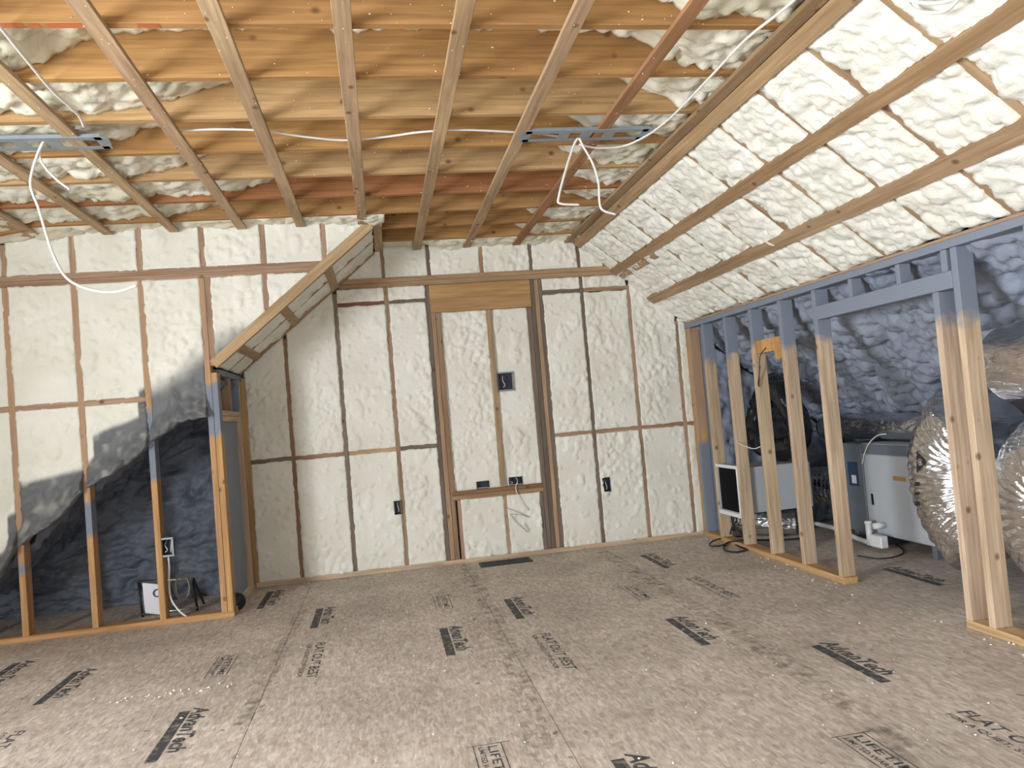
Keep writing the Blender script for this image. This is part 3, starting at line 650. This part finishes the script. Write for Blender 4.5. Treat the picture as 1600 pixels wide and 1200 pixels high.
# notched block screwed between two studs
bm = bmesh.new()
pr = [(5.0, 1.535), (4.635, 1.535), (4.635, 1.385), (4.735, 1.385), (4.745, 1.445), (5.0, 1.445)]
va = [bm.verts.new((KNEE+.012, y, z)) for y, z in pr]; vb = [bm.verts.new((KNEE+.05, y, z)) for y, z in pr]
bm.faces.new(va); bm.faces.new(vb[::-1])
for i in range(6): bm.faces.new((va[i], vb[i], vb[(i+1) % 6], va[(i+1) % 6]))
bmesh.ops.recalc_face_normals(bm, faces=bm.faces)
nb = link('blocking', bm_mesh('notched_block', bm), WOOD, wall_right); nb.color = (.58, .33, .13, 1); nb['paint_lo'] = 90.0; nb['paint_hi'] = 91.0
# grey-coated roof foam behind the knee wall
AO = Vector((KNEE+.06, 0, 1.83)); 
for ya, yb, rs in ((2.35, FAR+.04, .0135), (.6, 2.35, .03)):
    foam('foam_fill', slope_r, tuple(AO), tuple(SD), (0, 1, 0), tuple(SN), 0, 2.95, ya, yb, foam_attic, FOAM_GREY, res=rs, rag=0, skirt=.04, seed=1800, proud=-.03)

# ------------------------------------------------------------------ the rest of the room, behind and beside the camera
def holed(name, axis, v, th, a0, a1, z0, z1, hole):
    h0, h1, k0, k1 = hole; L_ = []
    for (p, q, r, s) in ((a0, h0, z0, z1), (h1, a1, z0, z1), (h0, h1, z0, k0), (h0, h1, k1, z1)):
        L_.append((v, v+th, p, q, r, s) if axis == 'X' else (p, q, v, v+th, r, s))
    return L_
PLAIN = simple('plain_sheathing', (.36, .29, .21), .8, 0, 8, .1)
wall_dormer = struct(boxes('wall_dormer', holed('d', 'X', -3.44, .1, -2.2, 5.4, -.08, 2.66, (-.85, 1.95, .6, 2.1)), PLAIN, bev=0))
wall_rear = struct(boxes('wall_rear', holed('r', 'Y', -2.2, .1, -3.5, 5.3, -.08, 2.9, (-.85, 1.85, .6, 2.1)), PLAIN, bev=0))
fr = [(-3.40, -3.34, -.85, 1.95, .60, .65), (-3.40, -3.34, -.85, 1.95, 2.05, 2.10), (-3.40, -3.34, -.85, -.80, .65, 2.05), (-3.40, -3.34, 1.90, 1.95, .65, 2.05), (-3.40, -3.34, .52, .58, .65, 2.05)]
struct(boxes('window_1', fr, VINYL, bev=.004))
struct(boxes('window_2', [(-.85, 1.85, -2.16, -2.10, .60, .65), (-.85, 1.85, -2.16, -2.10, 2.05, 2.10), (-.85, -.80, -2.16, -2.10, .65, 2.05), (1.80, 1.85, -2.16, -2.10, .65, 2.05), (.47, .53, -2.16, -2.10, .65, 2.05)], VINYL, bev=.004))

#DETAILS
# ================================================================== PRINTING ON THE SUBFLOOR
_txt = {}
def text_mesh(body, shear=0.0, bold=0.0):
    k = (body, shear, bold)
    if k not in _txt:
        cu = bpy.data.curves.new('lettering', 'FONT'); cu.body = body; cu.size = 1; cu.shear = shear; cu.offset = bold; cu.resolution_u = 3
        o = bpy.data.objects.new('lettering', cu); COL.objects.link(o)
        dg = bpy.context.evaluated_depsgraph_get(); me = bpy.data.meshes.new_from_object(o.evaluated_get(dg))
        bpy.data.objects.remove(o)
        vs = np.array([v.co[:] for v in me.vertices]); fs = [tuple(p.vertices) for p in me.polygons]
        lo, hi = vs.min(0), vs.max(0); vs = (vs-lo)/np.maximum(hi-lo, 1e-6)
        _txt[k] = (vs, fs)
    return _txt[k]
def print_mark(items, name='printed_mark'):
    """items: ('t', body, x, y0, length, height, shear) text along -Y, letter tops towards +X; ('r', x0, x1, y0, y1) solid rectangles"""
    V, F = [], []
    for it in items:
        b0 = len(V)
        if it[0] == 't':
            _, body, x, y, ln_, h, sh = it; vs, fs = text_mesh(body, sh, .03 if body == 'AdvanTech' else .016)
            V += [(x+v[1]*h, y-v[0]*ln_, .0009) for v in vs]; F += [tuple(b0+i for i in f) for f in fs]
        else:
            _, x0, x1, y0, y1 = it
            V += [(x0, y0, .0008), (x1, y0, .0008), (x1, y1, .0008), (x0, y1, .0008)]; F.append((b0, b0+1, b0+2, b0+3))
    return link(name, mesh(name, V, F), INK, floor)
def adv(x, y0, y1, w_=.046):
    print_mark([('r', x-.022, x-.022+w_, y1, y0), ('t', 'AdvanTech', x+.032, y0+.03, (y0-y1)*.93, .075, .25)])
def flat(x, y0, y1):
    print_mark([('t', 'FLAT OUT BEST', x-.022, y0, y0-y1, .052, .15), ('t', 'FOR A QUIET, STIFF FLOOR', x-.072, y0+.0, (y0-y1)*.93, .028, .15)])
def life(x0, x1, y0, y1):
    w_ = .004
    print_mark([('r', x0, x0+w_, y1, y0), ('r', x1-w_, x1, y1, y0), ('r', x0-.02, x1+.03, y0-w_, y0), ('r', x0, x1, y1, y1+w_),
                ('t', 'LIFETIME', x0+.052, y0-.02, y0-y1-.04, .034, 0), ('t', 'LIMITED WARRANTY', x0+.018, y0-.02, y0-y1-.04, .020, 0)])
for x, a, b in ((-.497, 5.228, 4.741), (.247, 4.371, 3.856), (.691, 4.853, 4.357), (1.887, 5.683, 5.146), (1.436, 3.976, 3.483), (1.87, 3.27, 2.768),
                (-.947, 3.597, 3.085), (-1.70, 4.479, 3.986), (-2.145, 4.819, 4.31), (-.914, 5.978, 5.443), (.683, 2.511, 2.01), (3.04, 4.40, 3.90)):
    adv(x, a, b)
for x, a, b in ((-.431, 4.415, 3.811), (.755, 4.019, 3.418), (1.938, 4.80, 4.20), (1.929, 2.441, 1.84), (-1.63, 3.652, 3.05)): flat(x, a, b)
for x0, a, b in ((.240, 5.174, 4.805), (1.425, 4.785, 4.41), (-.965, 4.40, 4.04), (.228, 2.785, 2.41), (1.42, 2.412, 2.04)): life(x0, x0+.105, a, b)
# faded glue and dirt streak along two panel joints
def streak(pts, w_, seed):
    V, F = [], []
    for i, (x, y) in enumerate(pts):
        V += [(x-w_/2, y, .0006), (x+w_/2, y, .0006)]
        if i: F.append((2*i-2, 2*i-1, 2*i+1, 2*i))
    return link('dirt_streak', mesh('dirt_streak', V, F), DIRT, floor)
def make_dirt():
    m, nt, b, N, Lk = newmat('joint_dirt'); b.inputs['Base Color'].default_value = (.12, .095, .075, 1); b.inputs['Roughness'].default_value = .9
    geo = N('ShaderNodeNewGeometry'); n = N('ShaderNodeTexNoise'); n.inputs['Scale'].default_value = 16; n.inputs['Detail'].default_value = 6; Lk(geo.outputs['Position'], n.inputs['Vector'])
    r = N('ShaderNodeMapRange'); r.inputs['From Min'].default_value = .45; r.inputs['From Max'].default_value = .72; r.inputs['To Max'].default_value = .42; Lk(n.outputs['Fac'], r.inputs['Value']); Lk(r.outputs['Result'], b.inputs['Alpha'])
    return m
DIRT = make_dirt()
streak([(.56, 6.1), (.555, 4.5), (.53, 3.6), (.45, 2.6), (.42, 1.8)], .10, 1)
streak([(1.66, 6.0), (1.655, 4.4), (1.66, 3.6), (1.63, 2.9), (1.55, 2.1)], .11, 2)
streak([(-.62, 5.3), (-.635, 4.1), (-.665, 3.3)], .07, 3)

# ================================================================== CEILING FITTINGS
def red_mark(x0, x1, y0, y1):
    n = 7; V, F = [], []
    for i in range(n):
        x = x0+(x1-x0)*i/(n-1); e = .006*math.sin(i*2.3+x0*40)
        V += [(x, y0+abs(e)*.6, ZJ-.0012), (x, y1-abs(e), ZJ-.0012)]
        if i: F.append((2*i-2, 2*i-1, 2*i+1, 2*i))
    return link('spray_mark', mesh('spray_mark', V, F), RED, ceiling)
for x0, x1 in ((-1.12, -1.05), (-1.03, -1.0), (-.98, -.86), (-.70, -.63)): red_mark(x0, x1, JY0+.001, JY0+.036)

def light_bar(x0, x1, y0, y1, label):
    """punched steel hanger bar for a ceiling light: two rails, webs, slanted tabbed ends, open slots"""
    root = bpy.data.objects.new('mounting_bar', None); COL.objects.link(root); root.location = ((x0+x1)/2, (y0+y1)/2, ZS)
    L_, W_ = (x1-x0)/2, (y1-y0)/2; z0, z1 = -.0035, -.0015
    rails = [(-L_+.02, L_-.02, -W_, -W_+.034, z0, z1), (-L_+.02, L_-.02, W_-.034, W_, z0, z1), (-L_+.02, L_-.02, -W_-.002, -W_, z0, z1+.014), (-L_+.02, L_-.02, W_, W_+.002, z0, z1+.014)]
    boxes('rail', rails, STEEL, root, 0)
    for u in (-.34, .0, .36):
        boxes('web', [(u*L_-.028, u*L_+.028, -W_+.034, W_-.034, z0, z1)], STEEL, root, 0)
    for sgn in (-1, 1):
        bm = bmesh.new(); pr = [(sgn*(L_-.05), -W_), (sgn*(L_+.012), -W_), (sgn*(L_-.012), W_), (sgn*(L_-.05), W_)]
        va = [bm.verts.new((x, y, z0)) for x, y in pr]; vb = [bm.verts.new((x, y, z1)) for x, y in pr]
        bm.faces.new(va); bm.faces.new(vb[::-1])
        for i in range(4): bm.faces.new((va[i], vb[i], vb[(i+1) % 4], va[(i+1) % 4]))
        bmesh.ops.recalc_face_normals(bm, faces=bm.faces); link('end_tab', bm_mesh('end_tab', bm), STEEL, root)
    return tag(root, label, 'bracket', 'steel light mounting bars under the ceiling straps')
light_bar(.79, 1.465, 3.622, 3.765, 'galvanized steel light mounting bar with two white cable tails beside the slope')
light_bar(-1.84, -1.112, 3.582, 3.728, 'galvanized steel light mounting bar with one long looping white cable, by cheek wall')
A = lambda pts, ax, v: [at(x, y, ax, v) for x, y in pts]
cable('ceiling_cable', A([(268, 205), (330, 202), (395, 203), (425, 206), (480, 214), (540, 219), (600, 214), (660, 206), (720, 203), (780, 205), (838, 209), (880, 214)], 'Z', 2.588), .0055, CABLE, 'white cable sagging across the joists behind the straps')
cable('ceiling_cable', A([(1285, -40), (1225, 14), (1165, 62), (1112, 118), (1062, 170), (1038, 192), (1010, 212), (975, 228), (935, 231), (905, 226)], 'Z', 2.545), .0055, CABLE, 'white cable running from the mounting bar up along the slope beam')
cable('ceiling_cable', A([(903, 216), (897, 226), (885, 262), (873, 308), (876, 318), (905, 320)], 'Y', 3.70), .006, CABLE, 'white cable tail bent to a hook below the mounting bar')
cable('ceiling_cable', A([(905, 216), (912, 230), (926, 255), (935, 285), (937, 318), (943, 329), (962, 335)], 'Y', 3.69), .006, CABLE, 'white cable tail hanging straight below the mounting bar')
cable('ceiling_cable', A([(88, 214), (72, 218), (62, 233), (51, 265), (48, 292), (60, 325), (72, 365), (84, 400), (105, 435), (140, 452), (180, 456), (214, 446)], 'Y', 3.66), .0062, CABLE, 'long white cable looping down in front of the cheek wall')
cable('ceiling_cable', A([(90, 212), (70, 222), (62, 240), (68, 258), (88, 280), (109, 296)], 'Y', 3.67), .0055, CABLE, 'short white cable tail curling from the far mounting bar')
cable('ceiling_cable', A([(-25, 12), (0, 42), (40, 92), (78, 138), (108, 166), (124, 182), (131, 198)], 'Z', 2.552), .0055, CABLE, 'white cable strung diagonally under the joists to the joist edge')
def at_slope(x, y, h):
    d = ray(x, y); p0 = sp(0, 0, h); t = (p0-CAM).dot(SN)/d.dot(SN); return CAM+d*t
cable('ceiling_cable', [at_slope(x, y, .05) for x, y in ((1395, -12), (1420, 0), (1450, 5), (1480, 2), (1496, -10), (1480, -30), (1440, -30), (1420, -12), (1422, 8), (1436, 18), (1462, 20), (1482, 14), (1500, -4), (1520, -30))], .006, CABLE, 'coil of white cable against the foam of the roof slope')

# ================================================================== OUTLET BOXES
def outlet_box(loc, w_, h_, d_, label, ring=False, wires=0):
    root = bpy.data.objects.new('outlet_box', None); COL.objects.link(root); root.location = loc
    t = .004
    boxes('body', [(-w_/2, -w_/2+t, -.004, d_, -h_/2, h_/2), (w_/2-t, w_/2, -.004, d_, -h_/2, h_/2), (-w_/2+t, w_/2-t, -.004, d_, -h_/2, -h_/2+t), (-w_/2+t, w_/2-t, -.004, d_, h_/2-t, h_/2), (-w_/2+t, w_/2-t, d_-t, d_, -h_/2+t, h_/2-t)], BOXBLUE, root, 0)
    if ring:
        r = .009
        boxes('mud_ring', [(-w_/2-r, w_/2+r, -.006, -.0045, h_/2-.002, h_/2+r), (-w_/2-r, w_/2+r, -.006, -.0045, -h_/2-r, -h_/2+.002), (w_/2-.002, w_/2+r, -.006, -.0045, -h_/2, h_/2)], STEEL, root, 0)
    for i in range(wires):
        u = (i-(wires-1)/2)*w_*.22
        pts = [(u, d_-.01, h_*.35), (u*1.4, d_*.4, .1*h_), (u*.8+.006, d_*.3, -h_*.18), (u*1.3, d_*.15, -h_*.32)]
        link('wire', tube_mesh('wire', spline([Vector(p) for p in pts], 6), .0028, 6), CABLE if i % 2 == 0 else BLACKC, root)
    return tag(root, label, 'outlet box')
def obx(b, y, label, **k): return outlet_box(((b[0]+b[1])/2, y, (b[2]+b[3])/2), b[1]-b[0], b[3]-b[2], .05, label, **k)
obx(BOXES[0], FAR+.026, 'dark outlet box with metal ring high in the blocked opening', ring=True, wires=2)
obx(BOXES[1], FAR+.026, 'dark low outlet box on the rough sill, without wires')
obx(BOXES[2], FAR+.026, 'dark outlet box on the rough sill with white wires curling inside', wires=4)
obx(BOXES[3], FAR-.008, 'dark outlet box low on the far wall toward the alcove', wires=1)
obx(BOXES[4], FAR-.008, 'dark outlet box low on the far wall toward the knee wall', wires=1)
ob = outlet_box((-1.437, LEFT+.012, .497), .062, .105, .06, 'dark outlet box nailed to a cheek wall stud, pale wires inside', ring=True, wires=3)
cable('box_cable', [Vector((1.045, FAR-.0, .60)), Vector((1.03, FAR-.02, .56)), Vector((1.04, FAR-.03, .50)), Vector((1.075, FAR-.03, .42)), Vector((1.12, FAR-.02, .37))], .004, CABLE, 'white cable drooping from the outlet box over the rough sill')
cable('stripped_wire', A([(786, 793), (797, 796), (812, 801), (826, 808), (812, 804), (798, 803)], 'Y', FAR-.02), .0022, simple('bare_grey_wire', (.42, .42, .42), .4, .3), 'thin grey wire bent in a point below the rough sill', 'wire')
cable('stripped_wire', A([(797, 803), (806, 815), (818, 826), (824, 831), (826, 828), (820, 818)], 'Y', FAR-.02), .0022, simple('bare_dark_wire', (.25, .25, .26), .4, .3), 'thin dark wire hooked at its lower end below the rough sill', 'wire')

# floor register against the far wall
root = bpy.data.objects.new('floor_register', None); COL.objects.link(root); root.location = (.873, 6.015, 0)
boxes('frame', [(-.205, .205, -.085, -.07, 0, .008), (-.205, .205, .07, .085, 0, .008), (-.205, -.19, -.07, .07, 0, .008), (.19, .205, -.07, .07, 0, .008)], BLACKC, root, .001)
boxes('well_shade', [(-.19, .19, -.07, .07, .0005, .0015)], DARK, root, 0)  # flat sheet on the floor, shade of a well painted near-black
for i in range(9): boxes('louver', [(-.19, .19, -.066+i*.0155, -.058+i*.0155, .002, .006)], BLACKC, root, 0)
tag(root, 'long black floor register in front of the far wall', 'floor vent')

# ================================================================== KNEE-WALL ATTIC
def duct(name, pts, r, mat, parent=None, seg=72, per=26, wr=.03, rings=.055, seed=0, taper=None):
    path = spline(pts, per); n = len(path); P = np.array([p[:] for p in path])
    T = np.gradient(P, axis=0); T /= np.linalg.norm(T, axis=1)[:, None]
    up_ = np.array(Vector(T[0]).orthogonal().normalized()); Us = []
    for i in range(n):
        up_ = up_-T[i]*np.dot(T[i], up_); up_ /= np.linalg.norm(up_); Us.append(up_)
    Us = np.array(Us); Sd = np.cross(T, Us)
    Ls = np.concatenate([[0], np.cumsum(np.linalg.norm(np.diff(P, axis=0), axis=1))])
    a = np.arange(seg)*2*np.pi/seg
    LL_, AA = np.meshgrid(Ls, a, indexing='ij')
    cx, cy = np.cos(AA)*2, np.sin(AA)*2
    wv = LL_/rings+.7*fbm(cx+3, cy+LL_*1.5, seed+1, 2)
    R_ = r*(1+wr*(np.abs(np.sin(np.pi*wv))-.5) + wr*1.0*fbm(cx*2.2+LL_*9, cy*2.2+LL_*7, seed+2, 3) + .02*fbm(cx, LL_*4+cy, seed+3, 2))
    X = P[:, None, :]+(Us[:, None, :]*np.cos(AA)[..., None]+Sd[:, None, :]*np.sin(AA)[..., None])*R_[..., None]
    vs = X.reshape(-1, 3); idx = np.arange(n*seg).reshape(n, seg); nx_ = np.roll(idx, -1, 1)
    fs = np.stack([idx[:-1], nx_[:-1], nx_[1:], idx[1:]], -1).reshape(-1, 4).tolist()
    fs += [tuple(idx[0][::-1]), tuple(idx[-1])]
    return link(name, mesh(name, vs, fs, True), mat, parent)

# black-wrapped ring of duct
cy_, cz_ = 5.68, .965
d_ = duct('wrapped_duct', [(3.10+.05*math.sin(2*t), cy_+.31*math.cos(t), cz_+.262*math.sin(t)) for t in np.linspace(.3, .3+2*math.pi*.985, 14)], .088, BLACKP, None, 48, 12, .10, .11, 5)
tag(d_, 'loop of duct wrapped in crumpled black plastic behind the knee wall studs', 'duct')
# air handler
root = bpy.data.objects.new('air_handler', None); COL.objects.link(root); root.location = (3.42, 4.42, 0)
boxes('cabinet', [(.004, .45, 0, .66, .09, .74)], HANDLER, root, .006)
boxes('access_panel', [(-.004, .003, .015, .645, .11, .66)], HANDLER, root, .002)
boxes('lid_band', [(-.006, .45, .0, .66, .665, .735)], HANDLER_D, root, .002)
boxes('blower_section', [(-.002, .45, .662, .92, .085, .735)], HANDLER_D, root, .006)
lb = boxes('rating_label', [(-.0045, -.0025, .72, .84, .42, .60)], BLUE, root, 0)
boxes('symbol', [(-.006, -.0048, .745, .80, .44, .50)], WHITE, lb, 0)
st = boxes('warning_sticker', [(-.0065, -.0045, .20, .33, .495, .525)], ORANGE, root, 0)
boxes('slot_shade', [(-.0065, -.0045, .565, .59, .30, .38)], DARK, root, 0)  # thin patch on the panel, painted as the dark of a slot
link('drain_stub', tube_mesh('drain_stub', [Vector((-.09, .47, .17)), Vector((.0, .47, .17))], .022, 14), PVC, root)
for sk in ((.03, .42, .02, .06, 0, .0895), (.03, .42, .60, .64, 0, .0895), (.03, .42, .84, .88, 0, .0845)): boxes('skid', [sk], HANDLER_D, root, .002)
tag(root, 'grey air handler cabinet lying on the attic floor behind the knee wall', 'air handler')
tag(duct('foil_duct', [(3.60, 4.05, .845), (3.60, 4.6, .85), (3.60, 5.2, .85), (3.58, 5.75, .84)], .095, FOIL, None, 48, 20, .03, .05, 21), 'straight foil duct lying along the top of the air handler', 'duct')
tag(duct('foil_duct', [(3.58, 5.365, .36), (3.56, 5.6, .37), (3.50, 5.85, .36), (3.40, 6.04, .33)], .150, FOIL, None, 56, 20, .05, .05, 22), 'short foil duct joined to the end of the air handler', 'duct')
tag(duct('foil_duct', [(2.90, 6.06, .10), (2.95, 5.92, .105), (3.05, 5.80, .105), (3.21, 5.74, .10)], .092, FOIL, None, 48, 16, .06, .04, 23), 'thin foil duct on the floor below the duct boot', 'duct')
# sheet-metal boot opening to the room
root = bpy.data.objects.new('duct_boot', None); COL.objects.link(root); root.location = (KNEE+.006, 5.63, .262)
by0, by1, bz1 = -.176, .180, .345
boxes('shell', [(0, .60, by0, by0+.006, 0, bz1), (0, .60, by1-.006, by1, 0, bz1), (0, .60, by0+.006, by1-.006, 0, .006), (0, .60, by0+.006, by1-.006, bz1-.006, bz1)], HANDLER, root, 0)
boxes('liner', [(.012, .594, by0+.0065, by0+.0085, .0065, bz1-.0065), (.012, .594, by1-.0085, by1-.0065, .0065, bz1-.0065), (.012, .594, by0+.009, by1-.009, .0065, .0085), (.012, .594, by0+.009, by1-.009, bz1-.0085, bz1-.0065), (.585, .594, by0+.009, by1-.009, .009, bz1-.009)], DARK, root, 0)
boxes('flange', [(-.010, 0, by0-.014, by1, bz1, bz1+.022), (-.010, 0, by0-.014, by1, -.03, 0), (-.010, 0, by0-.016, by0+.004, 0, bz1)], WHITE, root, .001)
tag(root, 'sheet metal duct boot with black open mouth between two knee wall studs', 'duct boot')
# big insulated foil ducts
c0 = (3.37, .62)
arc = [(3.10, c0[0]+.36*math.cos(t), c0[1]+.36*math.sin(t)) for t in np.radians([-62, -30, 0, 30, 62])]
bigd = duct('insulated_duct', arc, .255, FOIL, None, 150, 60, .038, .045, 31)
# flat print on that duct: a black triangle and a row of short marks along the jacket
bigd.data.materials.append(simple('black_jacket_print', (.02, .02, .025), .5, 0, 20, .1))
def _px(p):
    q = p-CAM; c = q.dot(FW); return 800+FPX*q.dot(RT)/c, 600-FPX*q.dot(UP)/c
for pg in bigd.data.polygons:
    if pg.normal.dot(pg.center-CAM) > 0 or len(pg.vertices) > 4: continue
    u, v = _px(pg.center)
    if 1432 < u < 1449 and abs(v-722) < (1449-u)*1.15 and not (1434 < u < 1440 and abs(v-722) < 5): pg.material_index = 1
    for v0, h in ((756, 5), (771, 4), (787, 6)):
        if abs(v-v0) < h*.6 and abs(u-1433) < 4: pg.material_index = 1
tag(bigd, 'fat foil-wrapped insulated duct bulging out beside the doorway trimmer', 'duct')
tag(duct('insulated_duct', [(2.98, 3.18, 1.215), (2.98, 2.9, 1.225), (2.98, 2.4, 1.225)], .185, FOIL, None, 80, 40, .016, .3, 41), 'foil duct elbow high behind the doorway king stud', 'duct')
arc = [(3.04, 2.82+.30*math.cos(t), .55+.25*math.sin(t)) for t in np.radians([-95, -55, -20, 20, 60, 95])]
tag(duct('insulated_duct', arc, .235, FOIL, None, 96, 44, .035, .045, 51), 'curled foil-wrapped insulated duct low behind the doorway king stud', 'duct')

# drain piping
root = bpy.data.objects.new('drain_pipe', None); COL.objects.link(root); root.location = (3.33, 4.95, 0)
link('run', tube_mesh('run', spline([Vector(p) for p in ((.04, .75, .08), (.03, .45, .08), (.02, .2, .05), (0, .02, .045))], 8), .017, 12), PVC, root)
link('riser', tube_mesh('riser', [Vector((0, 0, .03)), Vector((0, 0, .195))], .021, 14), PVC, root)
link('riser_cap', tube_mesh('riser_cap', [Vector((0, 0, .175)), Vector((0, 0, .20))], .025, 14), PVC, root)
boxes('trap_body', [(-.03, .03, -.165, -.04, .03, .115)], PVC, root, .008)
tag(root, 'white plastic drain pipe with riser and trap beside the air handler', 'drain pipe')
Zc = lambda pts, z: [at(1090+x/5.452, 680+y/5.452, 'Z', z) for x, y in pts]
up_pts = [at(1090+320/5.452, 680+735/5.452, 'X', KNEE-.03), at(1090+288/5.452, 680+800/5.452, 'X', KNEE-.05)]
cable('power_cord', up_pts+Zc([(276, 862), (300, 912), (362, 952), (412, 975), (330, 996), (240, 982), (224, 952), (262, 912)], .012)+Zc([(345, 899), (420, 893)], .05)+Zc([(600, 893)], .026)+Zc([(760, 889), (860, 880), (900, 860)], .009), .007, BLACKC, 'black cord looped on the floor at the knee wall plate', 'cord')
cable('power_cord', Zc([(380, 862), (300, 868), (200, 880), (128, 905), (103, 930), (125, 946), (205, 938), (262, 915), (300, 905)], .022), .006, BLACKC, 'black cord end doubled back on the floor near the far corner', 'cord')
cable('floor_wire', A([(1340, 868), (1372, 873), (1400, 869), (1412, 862), (1400, 850)], 'Z', .006), .004, BLACKC, 'thin dark wire lying on the attic floor past the doorway', 'wire')
cable('stud_wire', A([(1152, 692), (1163, 697), (1178, 701), (1188, 698)], 'X', KNEE-.004), .0035, CABLE, 'thin white wire strung between two knee wall studs', 'wire')
cable('hanging_wire', [at(1060+x/5.454, 480+y/5.454, 'X', KNEE+.004) for x, y in ((745, 345), (705, 395), (692, 460), (690, 560), (678, 650), (688, 672), (688, 600), (696, 500))], .0028, BLACKC, 'thin dark wire dangling from the notched block', 'wire')
cable('thermostat_wire', A([(1347, 725), (1352, 705), (1360, 690), (1372, 680)], 'X', 3.40)+A([(1385, 678)], 'X', 3.42), .004, CABLE, 'thin pale wire arching over the top of the air handler', 'wire')

# ================================================================== LOW ATTIC BEHIND THE OPEN CHEEK WALL
root = bpy.data.objects.new('metal_stand', None); COL.objects.link(root); root.location = (-1.545, 5.65, 0)
rod = lambda nm, a, b, r, m: link(nm, tube_mesh(nm, [Vector(a), Vector(b)], r, 10), m, root)
rod('leg', (-.165, -.02, 0), (-.19, .02, .235), .008, BLACKC); rod('leg', (.19, -.02, 0), (.165, .02, .215), .008, BLACKC)
rod('leg', (-.165, .18, 0), (-.19, .03, .235), .008, BLACKC); rod('leg', (.19, .18, 0), (.165, .03, .215), .008, BLACKC)
rod('top_rail', (-.19, .02, .235), (.165, .02, .215), .010, CHROME); rod('foot_rail', (-.165, -.02, .02), (.19, -.02, .02), .007, CHROME)
tag(root, 'low black metal stand with a bright top rail behind the cheek studs', 'stand')
V, F = [], []
n_ = 8
for th_ in (0, .0012):
    for i in range(n_+1):
        for j in range(3):
            u, v = j/2, i/n_
            V.append((-1.70+u*.135+.01*v, 5.635-.012*math.sin(v*2.2)-.008*u+th_, .232-v*.205-u*.03))
m3 = (n_+1)*3
for i in range(n_):
    for j in range(2):
        a = i*3+j; F.append((a, a+1, a+4, a+3)); F.append((m3+a, m3+a+3, m3+a+4, m3+a+1))
pap = link('paper_sheet', mesh('paper_sheet', V, F, True), PAPER)
tag(pap, 'white paper sheet with a dark ring mark draped over the metal stand', 'paper')
ring = []
for k in range(20):
    t = 2*math.pi*k/20; ring.append(Vector((-1.605+.022*math.cos(t), 5.6125, .155+.024*math.sin(t))))
link('printed_ring', tube_mesh('printed_ring', ring, .004, 6, closed=True), BLUE, pap)
cable('box_cable', [Vector((-1.445, LEFT+.05, .445)), Vector((-1.447, LEFT+.06, .36)), Vector((-1.455, LEFT+.06, .22)), Vector((-1.44, LEFT+.05, .14)), Vector((-1.39, LEFT+.03, .07)), Vector((-1.345, LEFT+.02, .03))], .006, CABLE, 'white cable running down from the cheek wall outlet box to the plate')
coil = [Vector((-1.41+.045*math.cos(t), LEFT+.16+.006*t, .19+.075*math.sin(t))) for t in np.linspace(1.6, 11, 26)]
cable('cable_coil', coil, .003, simple('tan_cable_jacket', (.36, .31, .25), .5, 0, 20, .1), 'small coil of pale cable hanging beside the cheek wall stud', 'cable', 3)
bm = bmesh.new(); bmesh.ops.create_cone(bm, cap_ends=True, segments=28, radius1=.062, radius2=.052, depth=.03)
bmesh.ops.bevel(bm, geom=[e for e in bm.edges if len(e.link_faces) == 2 and any(len(f.verts) > 4 for f in e.link_faces)], offset=.006, segments=2, affect='EDGES')
cap = link('round_cap', bm_mesh('round_cap', bm, True), BLACKC); cap.location = (-1.062, LEFT+.17, .061); cap.rotation_euler = (math.pi/2-.1, 0, .25)
tag(cap, 'round black plastic cap leaning by the corner post of the cheek wall', 'cap')

# ================================================================== CRUMBS OF FOAM
def crumbs(name, pts, label):
    V, F = [], []
    base = [(1, 0, 0), (-1, 0, 0), (0, 1, 0), (0, -1, 0), (0, 0, 1), (0, 0, -1)]
    tri_ = [(0, 2, 4), (2, 1, 4), (1, 3, 4), (3, 0, 4), (2, 0, 5), (1, 2, 5), (3, 1, 5), (0, 3, 5)]
    for (p, r) in pts:
        b0 = len(V); a = random.random()*6.28; e = random.uniform(.5, 1.6)
        for q in base:
            x, y = q[0]*r*e, q[1]*r
            V.append((p[0]+x*math.cos(a)-y*math.sin(a), p[1]+x*math.sin(a)+y*math.cos(a), p[2]+q[2]*r*.7))
        F += [tuple(b0+i for i in t) for t in tri_]
    o = link(name, mesh(name, V, F), FOAM_RAW); o['kind'] = 'stuff'
    return tag(o, label, 'crumbs')
random.seed(3)
P_ = []
for i in range(420):
    x, y = random.uniform(-2.4, 2.55), random.uniform(1.9, 6.1)
    if x < -1.0 and y > 5.2: continue
    r = random.choice((.003, .003, .004, .004, .006)); P_.append(((x, y, r*.6), r))
for i in range(40): r = random.choice((.003, .005, .008)); P_.append(((random.gauss(-1.1, .18), random.gauss(3.86, .03), r*.6), r))
for i in range(60): r = random.choice((.003, .005, .007)); P_.append(((random.uniform(2.5, 2.61), random.uniform(2.4, 6.0), r*.6), r))
crumbs('foam_crumbs', P_, 'white crumbs of foam scattered over the subfloor')
P_ = []
for i in range(260):
    k = random.choice((-1, 0, 1, 2, 3, 4, 5, 6)); x = random.uniform(-.9, 1.4); z = ZJ+random.uniform(.0, .2)**1.3
    r = random.choice((.002, .003, .003, .005)); P_.append(((x, JY0+k*GRID-.001, z), r))
for i in range(160):
    x = random.choice(STR)+random.uniform(0, .064); P_.append(((x, random.uniform(2.4, 5.2), ZS-.001), random.choice((.002, .003))))
crumbs('ceiling_crumbs', P_, 'white flecks of foam stuck to the joists and straps')
